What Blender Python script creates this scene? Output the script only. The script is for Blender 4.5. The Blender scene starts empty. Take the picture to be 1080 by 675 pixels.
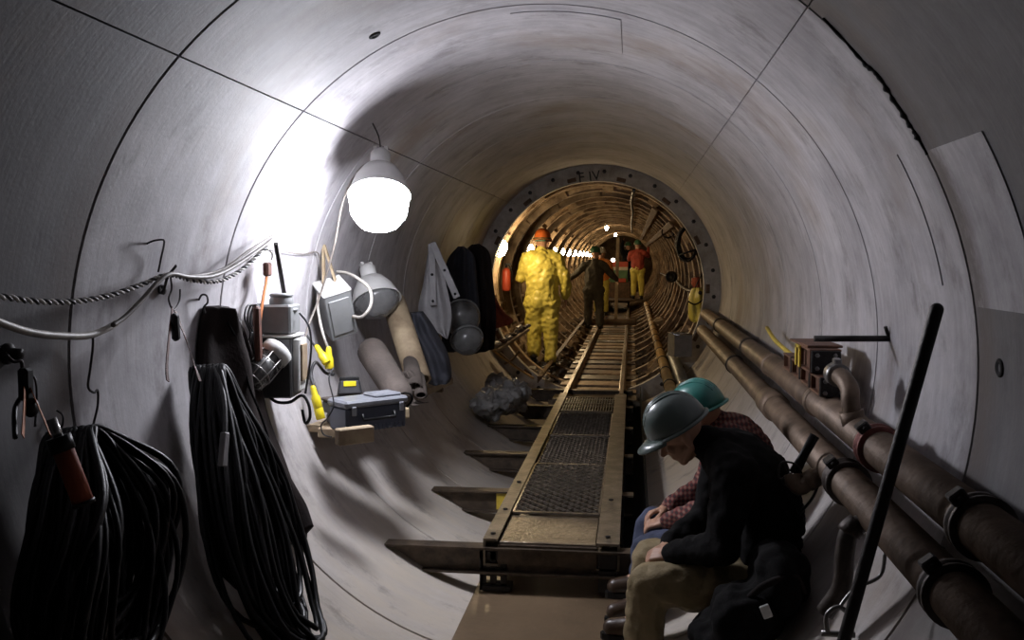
import bpy, math, random
from mathutils import Vector, Matrix, noise
random.seed(11)
PI = math.pi
scene = bpy.context.scene
COL = scene.collection
V = Vector

# ------------------------------------------------------------------ camera
FOC, PITCH, YAW = 1000.0, .066, .126
CAM = V((.44, 0, 1.878))
cam_d = bpy.data.cameras.new('camera')
cam_d.sensor_width = 36
cam_d.lens = 36 * FOC / 1080
cam_d.clip_start = .05
cam_d.clip_end = 200
cam = bpy.data.objects.new('camera', cam_d)
COL.objects.link(cam)
cam.location = CAM
cam.rotation_mode = 'XYZ'
cam.rotation_euler = (PI / 2 - PITCH, 0, YAW)
scene.camera = cam
R0 = 1.5            # inner radius of the concrete lining; its axis runs along Y at height 1.5


def ray(px, py):
    x, y, z = (px - 540) / FOC, -(py - 337.5) / FOC, 1.0
    c, s = math.cos(PITCH), math.sin(PITCH)
    y, z = c * y - s * z, s * y + c * z
    c, s = math.cos(YAW), math.sin(YAW)
    x, z = c * x - s * z, s * x + c * z
    return V((x, z, y))


def at(px, py, y):
    d = ray(px, py)
    return CAM + d * (y / d.y)


def W(px, py, r=R0):
    d = ray(px, py)
    ox, oz = CAM.x, CAM.z - R0
    a = d.x ** 2 + d.z ** 2
    b = ox * d.x + oz * d.z
    c = ox * ox + oz * oz - r * r
    return CAM + d * ((-b + math.sqrt(b * b - a * c)) / a)


def inward(p):
    """unit vector from a lining point towards the tunnel axis"""
    v = V((-p.x, 0, R0 - p.z))
    return v.normalized()


def wallp(theta, y, off=0.0):
    """theta from the crown, positive towards +X"""
    r = R0 - off
    return V((r * math.sin(theta), y, R0 + r * math.cos(theta)))


def hz(x, r=R0):
    """height of the lining floor at x"""
    return R0 - math.sqrt(max(0, r * r - x * x))


# ------------------------------------------------------------------ materials
MATS = {}


def mat(name, col, rough=.6, metal=0.0, noise_amt=.25, nscale=6.0, col2=None, bump=.0, bscale=40.0,
        spec=.5, emit=None, estr=0.0, trans=0.0, alpha=1.0, detail=6.0, coat=0.0, sheen=0.0):
    m = bpy.data.materials.new(name)
    m.use_nodes = True
    nt = m.node_tree
    b = nt.nodes['Principled BSDF']
    L = nt.links
    b.inputs['Roughness'].default_value = rough
    b.inputs['Metallic'].default_value = metal
    b.inputs['Specular IOR Level'].default_value = spec
    if coat:
        b.inputs['Coat Weight'].default_value = coat
        b.inputs['Coat Roughness'].default_value = .15
    if trans:
        b.inputs['Transmission Weight'].default_value = trans
    if alpha < 1:
        b.inputs['Alpha'].default_value = alpha
    if emit:
        b.inputs['Emission Color'].default_value = (*emit, 1)
        b.inputs['Emission Strength'].default_value = estr
    tc = nt.nodes.new('ShaderNodeTexCoord')
    nz = nt.nodes.new('ShaderNodeTexNoise')
    nz.inputs['Scale'].default_value = nscale
    nz.inputs['Detail'].default_value = detail
    nz.inputs['Roughness'].default_value = .65
    L.new(tc.outputs['Object'], nz.inputs['Vector'])
    rp = nt.nodes.new('ShaderNodeValToRGB')
    c2 = col2 if col2 else tuple(c * (1 - noise_amt) for c in col)
    c1 = col if col2 else tuple(min(1, c * (1 + noise_amt * .6)) for c in col)
    rp.color_ramp.elements[0].position = .35
    rp.color_ramp.elements[1].position = .68
    rp.color_ramp.elements[0].color = (*c2, 1)
    rp.color_ramp.elements[1].color = (*c1, 1)
    L.new(nz.outputs['Fac'], rp.inputs['Fac'])
    L.new(rp.outputs['Color'], b.inputs['Base Color'])
    if bump:
        n2 = nt.nodes.new('ShaderNodeTexNoise')
        n2.inputs['Scale'].default_value = bscale
        n2.inputs['Detail'].default_value = 4
        bp = nt.nodes.new('ShaderNodeBump')
        bp.inputs['Strength'].default_value = bump
        bp.inputs['Distance'].default_value = .01
        L.new(tc.outputs['Object'], n2.inputs['Vector'])
        L.new(n2.outputs['Fac'], bp.inputs['Height'])
        L.new(bp.outputs['Normal'], b.inputs['Normal'])
    MATS[name] = m
    return m


def concrete_mat(name, tint):
    m = bpy.data.materials.new(name)
    m.use_nodes = True
    nt = m.node_tree
    b = nt.nodes['Principled BSDF']
    N, L = nt.nodes.new, nt.links
    b.inputs['Roughness'].default_value = .62
    b.inputs['Specular IOR Level'].default_value = .35
    tc = N('ShaderNodeTexCoord')
    sp = N('ShaderNodeSeparateXYZ')
    L.new(tc.outputs['Object'], sp.inputs[0])
    zz = N('ShaderNodeMath'); zz.operation = 'SUBTRACT'; zz.inputs[1].default_value = R0
    L.new(sp.outputs['Z'], zz.inputs[0])
    an = N('ShaderNodeMath'); an.operation = 'ARCTAN2'
    L.new(sp.outputs['X'], an.inputs[0]); L.new(zz.outputs[0], an.inputs[1])
    ab = N('ShaderNodeMath'); ab.operation = 'ABSOLUTE'
    L.new(an.outputs[0], ab.inputs[0])

    def cyl(sa, sy):
        a = N('ShaderNodeMath'); a.operation = 'MULTIPLY'; a.inputs[1].default_value = sa
        L.new(an.outputs[0], a.inputs[0])
        y = N('ShaderNodeMath'); y.operation = 'MULTIPLY'; y.inputs[1].default_value = sy
        L.new(sp.outputs['Y'], y.inputs[0])
        c = N('ShaderNodeCombineXYZ')
        L.new(a.outputs[0], c.inputs[0]); L.new(y.outputs[0], c.inputs[1])
        return c

    def noi(vec, scale, det, ro=.6):
        n = N('ShaderNodeTexNoise')
        n.inputs['Scale'].default_value = scale
        n.inputs['Detail'].default_value = det
        n.inputs['Roughness'].default_value = ro
        L.new(vec, n.inputs['Vector'])
        return n

    def ramp(src, p0, p1, c0, c1):
        r = N('ShaderNodeValToRGB')
        r.color_ramp.elements[0].position = p0; r.color_ramp.elements[0].color = (*c0, 1)
        r.color_ramp.elements[1].position = p1; r.color_ramp.elements[1].color = (*c1, 1)
        L.new(src, r.inputs['Fac'])
        return r

    def mix(fac, a, bb, mode='MIX'):
        x = N('ShaderNodeMix'); x.data_type = 'RGBA'; x.blend_type = mode
        if isinstance(fac, float):
            x.inputs['Factor'].default_value = fac
        else:
            L.new(fac, x.inputs['Factor'])
        for s, i in ((a, 'A'), (bb, 'B')):
            sk = [q for q in x.inputs if q.name == i and q.type == 'RGBA'][0]
            if isinstance(s, tuple):
                sk.default_value = (*s, 1)
            else:
                L.new(s, sk)
        return [q for q in x.outputs if q.type == 'RGBA'][0]

    blot = noi(tc.outputs['Object'], 1.9, 10, .72)
    base = ramp(blot.outputs['Fac'], .3, .72, tuple(tint * q for q in (.29, .278, .295)), tuple(tint * q for q in (.58, .56, .575)))
    st = noi(cyl(1.6, 7).outputs[0], 1.5, 6, .7)           # streaks round the ring
    srp = ramp(st.outputs['Fac'], .3, .7, (.78, .77, .76), (1.06, 1.07, 1.08))
    c = mix(.75, base.outputs[0], srp.outputs[0], 'MULTIPLY')
    st2 = noi(cyl(1.0, 22).outputs[0], 1.2, 4, .7)
    srp2 = ramp(st2.outputs['Fac'], .35, .6, (.88, .87, .86), (1.05, 1.05, 1.05))
    c = mix(.7, c, srp2.outputs[0], 'MULTIPLY')
    # brown film of dried mud on the invert and stray rust blooms
    dn = noi(cyl(2.2, 5).outputs[0], 2.2, 7, .65)
    mr = N('ShaderNodeMapRange'); mr.inputs[1].default_value = 1.75; mr.inputs[2].default_value = 2.6
    L.new(ab.outputs[0], mr.inputs[0])
    ml = N('ShaderNodeMath'); ml.operation = 'MULTIPLY'
    dr = ramp(dn.outputs['Fac'], .3, .75, (0.5, 0.5, 0.5), (1, 1, 1))
    L.new(mr.outputs[0], ml.inputs[0]); L.new(dr.outputs[0], ml.inputs[1])
    c = mix(ml.outputs[0], c, tuple(min(1, .35 + .65 * tint) * q for q in (.52, .455, .365)))
    rn = noi(tc.outputs['Object'], .9, 5, .6)
    rr = ramp(rn.outputs['Fac'], .56, .76, (0, 0, 0), (.7, .7, .7))
    c = mix(rr.outputs[0], c, (.24, .17, .11))
    # grimy mortar smears along one ring joint
    yb = N('ShaderNodeMath'); yb.operation = 'SUBTRACT'; yb.inputs[1].default_value = 3.0
    L.new(sp.outputs['Y'], yb.inputs[0])
    ya = N('ShaderNodeMath'); ya.operation = 'ABSOLUTE'; L.new(yb.outputs[0], ya.inputs[0])
    ym = N('ShaderNodeMapRange'); ym.inputs[1].default_value = .02; ym.inputs[2].default_value = .13
    ym.inputs[3].default_value = 1; ym.inputs[4].default_value = 0
    L.new(ya.outputs[0], ym.inputs[0])
    gn = noi(cyl(2.5, 3).outputs[0], 2.0, 8, .7)
    gr_ = ramp(gn.outputs['Fac'], .30, .50, (0, 0, 0), (.85, .85, .85))
    gm = N('ShaderNodeMath'); gm.operation = 'MULTIPLY'
    L.new(ym.outputs[0], gm.inputs[0]); L.new(gr_.outputs[0], gm.inputs[1])
    c = mix(gm.outputs[0], c, (.10, .08, .072))
    # dark oily smudges
    on = noi(cyl(1.5, 1.5).outputs[0], 2.6, 9, .72)
    orp = ramp(on.outputs['Fac'], .54, .68, (0, 0, 0), (.6, .6, .6))
    c = mix(orp.outputs[0], c, (.13, .115, .11))
    L.new(c, b.inputs['Base Color'])
    gr = noi(tc.outputs['Object'], 60, 4)
    gr2 = noi(cyl(4, 30).outputs[0], 2, 4)
    ad = N('ShaderNodeMath'); ad.operation = 'ADD'
    L.new(gr.outputs['Fac'], ad.inputs[0]); L.new(gr2.outputs['Fac'], ad.inputs[1])
    bp = N('ShaderNodeBump'); bp.inputs['Strength'].default_value = .16; bp.inputs['Distance'].default_value = .005
    L.new(ad.outputs[0], bp.inputs['Height']); L.new(bp.outputs['Normal'], b.inputs['Normal'])
    MATS[name] = m
    return m


concrete_mat('concrete', 1.0)
concrete_mat('concrete_vignette', .30)  # near rings: lens vignetting, with some dirt, put into a darker colour
mat('joint_filler', (.012, .011, .011), .9)
mat('flange_steel', (.52, .50, .47), .6, .0, .5, 5, (.26, .23, .19), .3, 30)
mat('liner', (.25, .16, .085), .7, .1, .5, 4, (.09, .055, .03), .5, 18)
mat('rib', (.62, .47, .31), .6, .1, .5, 4, (.16, .10, .055), .4, 25)
mat('rust', (.17, .10, .06), .65, .35, .5, 9, (.07, .045, .03), .35, 40)
mat('pipe_rust', (.235, .165, .115), .55, .35, .5, 5, (.10, .068, .045), .25, 35)
mat('coupling', (.06, .047, .04), .55, .5, .4, 14, None, .3, 40)
mat('coupling_red', (.17, .05, .04), .6, .3, .4, 14, None, .3, 40)
mat('iron', (.04, .036, .034), .5, .6, .4, 10, None, .25, 50)
mat('tie_steel', (.12, .088, .06), .5, .5, .5, 10, (.05, .037, .027), .3, 40)
mat('walk_steel', (.25, .205, .15), .42, .5, .5, 8, (.10, .08, .055), .3, 45)
mat('rail_steel', (.38, .30, .21), .35, .7, .4, 8, (.15, .11, .07), .2, 40)
mat('muddy_plate', (.23, .18, .12), .3, .3, .5, 7, (.10, .075, .05), .6, 30)
mat('mesh_steel', (.20, .175, .145), .28, .7, .4, 14)
mat('mud', (.165, .115, .07), .3, 0, .25, 2.5, None, .12, 25)
mat('muck', (.15, .11, .075), .8, 0, .5, 8, (.05, .037, .027), .8, 25)
mat('rubber', (.006, .006, .0062), .48, 0, .3, 12, None, .1, 60, spec=.3)
mat('rubber_grey', (.045, .045, .045), .36, 0, .3, 12)
mat('cable_pale', (.40, .37, .33), .5, 0, .3, 20)
mat('cable_grey', (.16, .14, .12), .55, 0, .3, 20)
mat('cable_dark', (.02, .02, .021), .5)
mat('rope_white', (.60, .58, .54), .7, 0, .3, 60)
mat('strap_orange', (.42, .13, .03), .7, 0, .35, 20)
mat('strap_brown', (.10, .035, .02), .7, 0, .35, 20)
mat('wire', (.035, .03, .03), .5, .5)
mat('wire_steel', (.30, .29, .28), .35, .8)
mat('cloth_black', (.007, .0065, .0065), .9, 0, .3, 5, None, .25, 60, spec=.12)
mat('cloth_coat', (.018, .012, .011), .9, 0, .4, 5, None, .25, 60, spec=.2)
mat('cloth_navy', (.024, .025, .034), .85, 0, .4, 5, None, .25, 60)
mat('cloth_grey', (.36, .35, .36), .7, 0, .25, 5, None, .2, 60)
mat('cloth_red', (.33, .07, .03), .75, 0, .3, 5, None, .2, 60)
mat('rain_yellow', (.62, .53, .10), .42, 0, .2, 4, None, .15, 30)
mat('khaki', (.22, .165, .08), .8, 0, .25, 5, None, .3, 80)
mat('denim', (.045, .055, .10), .85, 0, .3, 8, None, .3, 90)
mat('work_green', (.05, .043, .03), .85, 0, .3, 6, None, .3, 60)
mat('red_shirt', (.32, .05, .03), .8, 0, .3, 6)
mat('hi_vis', (.75, .25, .05), .6, 0, .2, 6)
mat('boot', (.06, .035, .02), .38, 0, .4, 8, None, .2, 40)
mat('boot_black', (.02, .018, .016), .4, 0, .4, 8)
mat('skin', (.40, .22, .14), .55, 0, .1, 8)
mat('hair', (.03, .02, .015), .8)
mat('hat_grey', (.085, .11, .10), .3, 0, .12, 6, coat=.2)
mat('hat_teal', (.025, .15, .125), .35, 0, .2, 6, coat=.2)
mat('hat_green', (.03, .10, .05), .4)
mat('hat_orange', (.55, .12, .02), .4)
mat('hat_white', (.5, .48, .42), .4)
mat('glove_yellow', (.40, .30, .10), .7, 0, .2, 10)
mat('box_white', (.62, .62, .60), .45, 0, .12, 6)
mat('box_grey', (.20, .205, .205), .5, .1, .15, 6)
mat('box_dark', (.085, .085, .088), .5, .2, .25, 6)
mat('reflector_white', (.72, .71, .69), .4, 0, .1, 5)
mat('glass_dull', (.30, .30, .30), .25, 0, .3, 6, trans=.55)
mat('plug_yellow', (.72, .58, .02), .4, 0, .12, 10)
mat('tool_blue', (.055, .065, .095), .4, 0, .2, 6)
mat('tool_lid', (.20, .21, .235), .35, 0, .2, 6)
mat('case_black', (.025, .025, .027), .4)
mat('wood_pale', (.42, .33, .21), .75, 0, .3, 5, (.22, .16, .10), .3, 40)
mat('wood_dark', (.19, .125, .075), .8, 0, .35, 5, (.08, .053, .033), .4, 40)
mat('carton', (.27, .20, .15), .85, 0, .25, 5)
mat('felt', (.085, .068, .058), .9, 0, .3, 5, None, .3, 50)
mat('plastic_film', (.33, .32, .31), .3, 0, .35, 8, trans=.3)
mat('bracket_rust', (.20, .095, .055), .6, .3, .45, 14, (.085, .042, .028), .3, 40)
mat('stripe_yellow', (.62, .45, .05), .5, 0, .25, 10)
mat('pipe_tan', (.55, .36, .14), .5, 0, .3, 5, (.36, .22, .08), .2, 30)
mat('pipe_grey', (.16, .17, .165), .4, .4, .3, 6)
mat('sheet_grey', (.30, .29, .28), .45, .4, .3, 6)
mat('loco_red', (.50, .07, .03), .45, 0, .2, 6)
mat('loco_white', (.62, .56, .45), .5)
mat('loco_green', (.10, .22, .10), .5)
mat('chrome', (.55, .54, .52), .25, .9)
mat('paint_black', (.02, .02, .02), .7)
mat('lamp_cold', (.9, .9, .9), .4, emit=(.90, .91, 1.0), estr=128)
mat('lamp_warm', (.9, .8, .6), .4, emit=(1.0, .74, .42), estr=150)
mat('lamp_spot', (.9, .9, .9), .4, emit=(1.0, .93, .82), estr=25)


# plaid for the shirt
def plaid():
    m = bpy.data.materials.new('plaid')
    m.use_nodes = True
    nt = m.node_tree
    b = nt.nodes['Principled BSDF']
    b.inputs['Roughness'].default_value = .85
    tc = nt.nodes.new('ShaderNodeTexCoord')
    w1 = nt.nodes.new('ShaderNodeTexWave'); w1.bands_direction = 'X'; w1.inputs['Scale'].default_value = 14
    w2 = nt.nodes.new('ShaderNodeTexWave'); w2.bands_direction = 'Z'; w2.inputs['Scale'].default_value = 14
    a = nt.nodes.new('ShaderNodeMath'); a.operation = 'ADD'
    r = nt.nodes.new('ShaderNodeValToRGB')
    r.color_ramp.elements[0].position = .3; r.color_ramp.elements[0].color = (.035, .012, .012, 1)
    r.color_ramp.elements[1].position = .9; r.color_ramp.elements[1].color = (.20, .12, .09, 1)
    e = r.color_ramp.elements.new(.6); e.color = (.16, .03, .025, 1)
    h = nt.nodes.new('ShaderNodeMath'); h.operation = 'MULTIPLY'; h.inputs[1].default_value = .5
    for w in (w1, w2):
        nt.links.new(tc.outputs['Object'], w.inputs['Vector'])
    nt.links.new(w1.outputs['Fac'], a.inputs[0]); nt.links.new(w2.outputs['Fac'], a.inputs[1])
    nt.links.new(a.outputs[0], h.inputs[0]); nt.links.new(h.outputs[0], r.inputs['Fac'])
    nt.links.new(r.outputs['Color'], b.inputs['Base Color'])
    MATS['plaid'] = m


plaid()

# ------------------------------------------------------------------ mesh builder
RM = {}      # world matrix of the thing an object belongs to


def frame(z, up=V((0, 0, 1))):
    """rotation matrix whose Z axis is z"""
    z = V(z).normalized()
    if abs(z.dot(up)) > .98:
        up = V((1, 0, 0)) if abs(z.x) < .9 else V((0, 1, 0))
    x = up.cross(z).normalized()
    y = z.cross(x)
    return Matrix((x, y, z)).transposed()


class MB:
    def __init__(s):
        s.v, s.f, s.sm, s.mi = [], [], [], []

    def add(s, vs, fs, smooth=False, mi=0):
        o = len(s.v)
        s.v += [V(v) for v in vs]
        for f in fs:
            s.f.append([i + o for i in f]); s.sm.append(smooth); s.mi.append(mi)

    def box(s, c, size, rot=None, taper=1.0, ch=0.0, mi=0):
        x, y, z = [q / 2 for q in size]
        rot = rot or Matrix.Identity(3)
        c = V(c)
        if ch <= 0:
            pts = [(-x, -y, -z), (x, -y, -z), (x, y, -z), (-x, y, -z)]
            pts += [(-x * taper, -y * taper, z), (x * taper, -y * taper, z), (x * taper, y * taper, z), (-x * taper, y * taper, z)]
            s.add([c + rot @ V(p) for p in pts],
                  [(3, 2, 1, 0), (4, 5, 6, 7), (0, 1, 5, 4), (1, 2, 6, 5), (2, 3, 7, 6), (3, 0, 4, 7)], mi=mi)
            return s
        # chamfered box: rings of an octagonal outline
        ch = min(ch, x * .9, y * .9, z * .9)

        def octo(k, zz, t):
            X, Y = x * t, y * t
            return [(-X + ch, -Y + k, zz), (X - ch, -Y + k, zz), (X - k, -Y + ch, zz), (X - k, Y - ch, zz),
                    (X - ch, Y - k, zz), (-X + ch, Y - k, zz), (-X + k, Y - ch, zz), (-X + k, -Y + ch, zz)]
        rings = [octo(ch, -z, 1), octo(0, -z + ch, 1), octo(0, z - ch, taper), octo(ch, z, taper)]
        vs = [c + rot @ V(p) for r in rings for p in r]
        fs = [tuple(range(7, -1, -1)), tuple(range(24, 32))]
        for i in range(3):
            for j in range(8):
                a, b = i * 8 + j, i * 8 + (j + 1) % 8
                fs.append((a, b, b + 8, a + 8))
        s.add(vs, fs, mi=mi)
        return s

    def bar(s, p0, p1, w, h, up=V((0, 0, 1)), ch=0.0, mi=0):
        p0, p1 = V(p0), V(p1)
        m = frame(p1 - p0, up)
        s.box((p0 + p1) / 2, (w, h, (p1 - p0).length), m, ch=ch, mi=mi)
        return s

    def tube(s, pts, r, n=10, closed=False, cap=True, rf=None, mi=0, smooth=True):
        pts = [V(p) for p in pts]
        N = len(pts)
        T = []
        for i in range(N):
            if closed:
                t = pts[(i + 1) % N] - pts[i - 1]
            else:
                t = pts[min(i + 1, N - 1)] - pts[max(i - 1, 0)]
            T.append(t.normalized() if t.length > 1e-9 else V((0, 0, 1)))
        m = frame(T[0])
        nx = m @ V((1, 0, 0))
        vs = []
        for i in range(N):
            nx = (nx - T[i] * nx.dot(T[i]))
            nx = nx.normalized() if nx.length > 1e-9 else frame(T[i]) @ V((1, 0, 0))
            ny = T[i].cross(nx)
            rr = rf(i / (N - 1)) * r if rf else (r[i] if isinstance(r, (list, tuple)) else r)
            for k in range(n):
                a = 2 * PI * k / n
                vs.append(pts[i] + nx * (rr * math.cos(a)) + ny * (rr * math.sin(a)))
        fs = []
        for i in range(N if closed else N - 1):
            for k in range(n):
                a, b = i * n + k, i * n + (k + 1) % n
                c, d = ((i + 1) % N) * n + (k + 1) % n, ((i + 1) % N) * n + k
                fs.append((a, b, c, d))
        s.add(vs, fs, smooth, mi)
        if cap and not closed:
            o = len(s.v) - N * n
            s.f.append([o + k for k in range(n - 1, -1, -1)]); s.sm.append(False); s.mi.append(mi)
            s.f.append([o + (N - 1) * n + k for k in range(n)]); s.sm.append(False); s.mi.append(mi)
        return s

    def lathe(s, prof, m=None, n=24, loc=(0, 0, 0), sx=1, sy=1, mi=0, smooth=True):
        """profile [(r,z)] turned about local Z"""
        m = m or Matrix.Identity(3)
        loc = V(loc)
        vs, fs = [], []
        for r, z in prof:
            for k in range(n):
                a = 2 * PI * k / n
                vs.append(loc + m @ V((r * sx * math.cos(a), r * sy * math.sin(a), z)))
        P = len(prof)
        for i in range(P - 1):
            for k in range(n):
                a, b = i * n + k, i * n + (k + 1) % n
                fs.append((a, b, b + n, a + n))
        fs2 = []
        loop = prof[0] == prof[-1]
        if prof[0][0] > 2e-4 and not loop:
            fs2.append(tuple(range(n - 1, -1, -1)))
        if prof[-1][0] > 2e-4 and not loop:
            fs2.append(tuple((P - 1) * n + k for k in range(n)))
        s.add(vs, fs + fs2, smooth, mi)
        return s

    def ell(s, c, rad, rot=None, n=16, mi=0):
        rot = rot or Matrix.Identity(3)
        prof = [(math.sin(PI * i / (n // 2)), -math.cos(PI * i / (n // 2))) for i in range(n // 2 + 1)]
        prof[0] = (1e-4, -1); prof[-1] = (1e-4, 1)
        m = rot @ Matrix.Diagonal(V(rad))
        s.lathe(prof, m, n, c, mi=mi)
        return s

    def cap(s, p0, p1, r0, r1, n=14, flat=1.0, side=None):
        """tapered capsule; flat squashes it along `side`"""
        p0, p1 = V(p0), V(p1)
        d = p1 - p0
        L = d.length
        prof = []
        for i in range(6):
            a = PI / 2 * i / 5
            prof.append((max(1e-4, r0 * math.sin(a)), -r0 * math.cos(a)))
        for i in range(6):
            a = PI / 2 * i / 5
            prof.append((max(1e-4, r1 * math.cos(a)), L + r1 * math.sin(a)))
        m = frame(d if L > 1e-6 else V((0, 0, 1)), side if side is not None else V((0, 0, 1)))
        s.lathe(prof, m, n, p0, sy=flat)
        return s

    def prism(s, outline, p0, m, depth, mi=0):
        """outline in local xy, extruded along local z"""
        n = len(outline)
        p0 = V(p0)
        vs = [p0 + m @ V((x, y, 0)) for x, y in outline] + [p0 + m @ V((x, y, depth)) for x, y in outline]
        fs = [tuple(range(n - 1, -1, -1)), tuple(range(n, 2 * n))]
        fs += [(i, (i + 1) % n, n + (i + 1) % n, n + i) for i in range(n)]
        s.add(vs, fs, mi=mi)
        return s

    def build(s, name, material, parent=None, local=False, bevel=0.0, sub=0, remesh=0.0, smooth_it=0, wrinkle=None):
        me = bpy.data.meshes.new(name)
        rm = RM.get(parent.name) if parent else None
        vs = s.v
        if rm is not None and not local:
            inv = rm.inverted()
            vs = [inv @ v for v in vs]
        me.from_pydata([tuple(v) for v in vs], [], s.f)
        ml = material if isinstance(material, (list, tuple)) else [material]
        for q in ml:
            me.materials.append(MATS[q])
        me.polygons.foreach_set('use_smooth', s.sm)
        me.polygons.foreach_set('material_index', s.mi)
        me.update()
        o = bpy.data.objects.new(name, me)
        COL.objects.link(o)
        if remesh:
            md = o.modifiers.new('r', 'REMESH'); md.mode = 'VOXEL'; md.voxel_size = remesh; md.use_smooth_shade = True
            if smooth_it:
                sm = o.modifiers.new('s', 'SMOOTH'); sm.iterations = smooth_it; sm.factor = .5
            dg = bpy.context.evaluated_depsgraph_get()
            dg.update()
            m2 = bpy.data.meshes.new_from_object(o.evaluated_get(dg))
            o.modifiers.clear()
            old = o.data
            o.data = m2
            bpy.data.meshes.remove(old)
            m2.name = name
            if wrinkle:
                amp, sc, seed = wrinkle
                off = V((seed * 3.1, seed * 1.7, seed * .9))
                nr = [v.normal.copy() for v in m2.vertices]
                for v, nn in zip(m2.vertices, nr):
                    q = v.co.copy()
                    d = noise.noise(V((q.x, q.y, q.z * .7)) * sc + off) + .6 * noise.noise(q * sc * 2.3 + off)
                    d = abs(d) ** .8 * (1 if d > 0 else -1)
                    v.co += nn * (d * amp)
                m2.update()
            for p in m2.polygons:
                p.use_smooth = True
        if bevel:
            b = o.modifiers.new('bevel', 'BEVEL'); b.width = bevel; b.segments = 2; b.limit_method = 'ANGLE'
        if sub:
            b = o.modifiers.new('sub', 'SUBSURF'); b.levels = sub; b.render_levels = sub
        if parent:
            o.parent = parent
            RM[o.name] = rm if rm is not None else Matrix.Identity(4)
        else:
            RM[o.name] = Matrix.Identity(4)
        return o


def tag(o, label=None, cat=None, group=None, kind=None):
    if label: o['label'] = label
    if cat: o['category'] = cat
    if group: o['group'] = group
    if kind: o['kind'] = kind
    return o


def thing(name, label, cat, loc=(0, 0, 0), rot=None, group=None):
    o = bpy.data.objects.new(name, None)
    o.empty_display_size = .1
    COL.objects.link(o)
    m = Matrix.Translation(V(loc)) @ (rot.to_4x4() if rot else Matrix.Identity(4))
    o.matrix_world = m
    o.location = m.to_translation()
    o.rotation_euler = m.to_euler()
    RM[o.name] = m.copy()
    return tag(o, label, cat, group)


def rotz(a):
    return Matrix.Rotation(a, 3, 'Z')


def spline(pts, n=8):
    """Catmull-Rom through points"""
    pts = [V(p) for p in pts]
    out = []
    for i in range(len(pts) - 1):
        p0, p1, p2, p3 = pts[max(i - 1, 0)], pts[i], pts[i + 1], pts[min(i + 2, len(pts) - 1)]
        for k in range(n):
            t = k / n
            out.append(.5 * ((2 * p1) + (p2 - p0) * t + (2 * p0 - 5 * p1 + 4 * p2 - p3) * t * t + (3 * p1 - p0 - 3 * p2 + p3) * t ** 3))
    out.append(pts[-1])
    return out


ORD = 'first second third fourth fifth sixth seventh eighth ninth tenth eleventh twelfth thirteenth fourteenth fifteenth sixteenth seventeenth eighteenth nineteenth twentieth'.split()
ORD += ['twenty-' + q for q in ORD[:9]]

# ------------------------------------------------------------------ the setting: lining, portal, steel section
JA = (-.795, .702)       # angles of the joints between the segments of each ring


def lining(name, y0, y1, joints=JA, r=R0, th=.12, material=('concrete', 'joint_filler')):
    angs = [i * 2 * PI / 144 - PI for i in range(144)]
    angs = [a for a in angs if all(abs(a - j) > .006 for j in joints)]
    prof = [(a, 0, 0) for a in angs]
    for j in joints:
        q = 1 if j < 0 else 0
        prof += [(j - .0022, 0, 0), (j - .0014, .014 if q else .006, q), (j + .0014, .014 if q else .006, q), (j + .0022, 0, 0)]
    prof.sort()
    m = MB()
    ys = [(y0, .012), (y0 + .005, 0), (y1 - .005, 0), (y1, .012)]
    n = len(prof)
    vs = []
    for y, d in ys:
        for a, g, _ in prof:
            rr = r + d + g
            vs.append((rr * math.sin(a), y, R0 + rr * math.cos(a)))
    for y in (y1, y0):
        for a, g, _ in prof:
            vs.append(((r + th) * math.sin(a), y, R0 + (r + th) * math.cos(a)))
    K = 6
    fs, mi = [], []
    for i in range(K):
        for k in range(n):
            a, b = i * n + k, i * n + (k + 1) % n
            c, d = ((i + 1) % K) * n + (k + 1) % n, ((i + 1) % K) * n + k
            fs.append((a, d, c, b))
            mi.append(1 if (i < 3 and prof[k][2] and prof[(k + 1) % n][2]) else 0)
    m.add(vs, fs, True)
    m.mi = mi
    o = m.build(name, list(material))
    md = o.modifiers.new('e', 'EDGE_SPLIT'); md.split_angle = math.radians(35)
    tag(o, kind='structure')
    return o


RY = [-6.0, -1.8, .635, 1.848, 3.06, 4.272, 5.486, 6.70, 7.915, 9.13, 10.345, 11.62]
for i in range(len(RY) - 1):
    lining('wall_ring_%d' % (i + 1), RY[i] + .004, RY[i + 1] - .004, material=('concrete_vignette' if RY[i] < 2 else 'concrete', 'joint_filler'))
# packing behind the ring joints
m = MB()
m.lathe([(R0 + .035, 0), (R0 + .035, 17.62), (R0 + .045, 17.62), (R0 + .045, 0), (R0 + .035, 0)], Matrix.Rotation(-PI / 2, 3, 'X'), 96, (0, -6, R0))
tag(m.build('wall_joint_packing', 'joint_filler'), kind='structure')


def patch(name, th0, th1, y0, y1, off=.004, mt='concrete'):
    m = MB()
    n = 14
    vs = []
    for d in (-.004, off):
        for i in range(n + 1):
            t = th0 + (th1 - th0) * i / n
            for y in (y0, y1):
                vs.append(wallp(t, y, d))
    k = 2 * (n + 1)
    fs = []
    for i in range(n):
        a = 2 * i
        fs.append((k + a, k + a + 1, k + a + 3, k + a + 2))
        fs.append((a, k + a, k + a + 2, a + 2))
        fs.append((a + 1, a + 3, k + a + 3, k + a + 1))
    fs += [(0, 1, k + 1, k), (2 * n, k + 2 * n, k + 2 * n + 1, 2 * n + 1)]
    m.add(vs, fs)
    tag(m.build(name, mt), kind='structure')


def th_of(p):
    return math.atan2(p.x, p.z - R0)


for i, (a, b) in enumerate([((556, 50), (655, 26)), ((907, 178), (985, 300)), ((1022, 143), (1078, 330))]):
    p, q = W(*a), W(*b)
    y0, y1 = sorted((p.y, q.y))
    patch('trim_%d' % (i + 1), min(th_of(p), th_of(q)), max(th_of(p), th_of(q)), y0 - .1, max(y1, y0 + .35), mt='concrete_vignette' if y0 < 2.6 else 'concrete')

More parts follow.
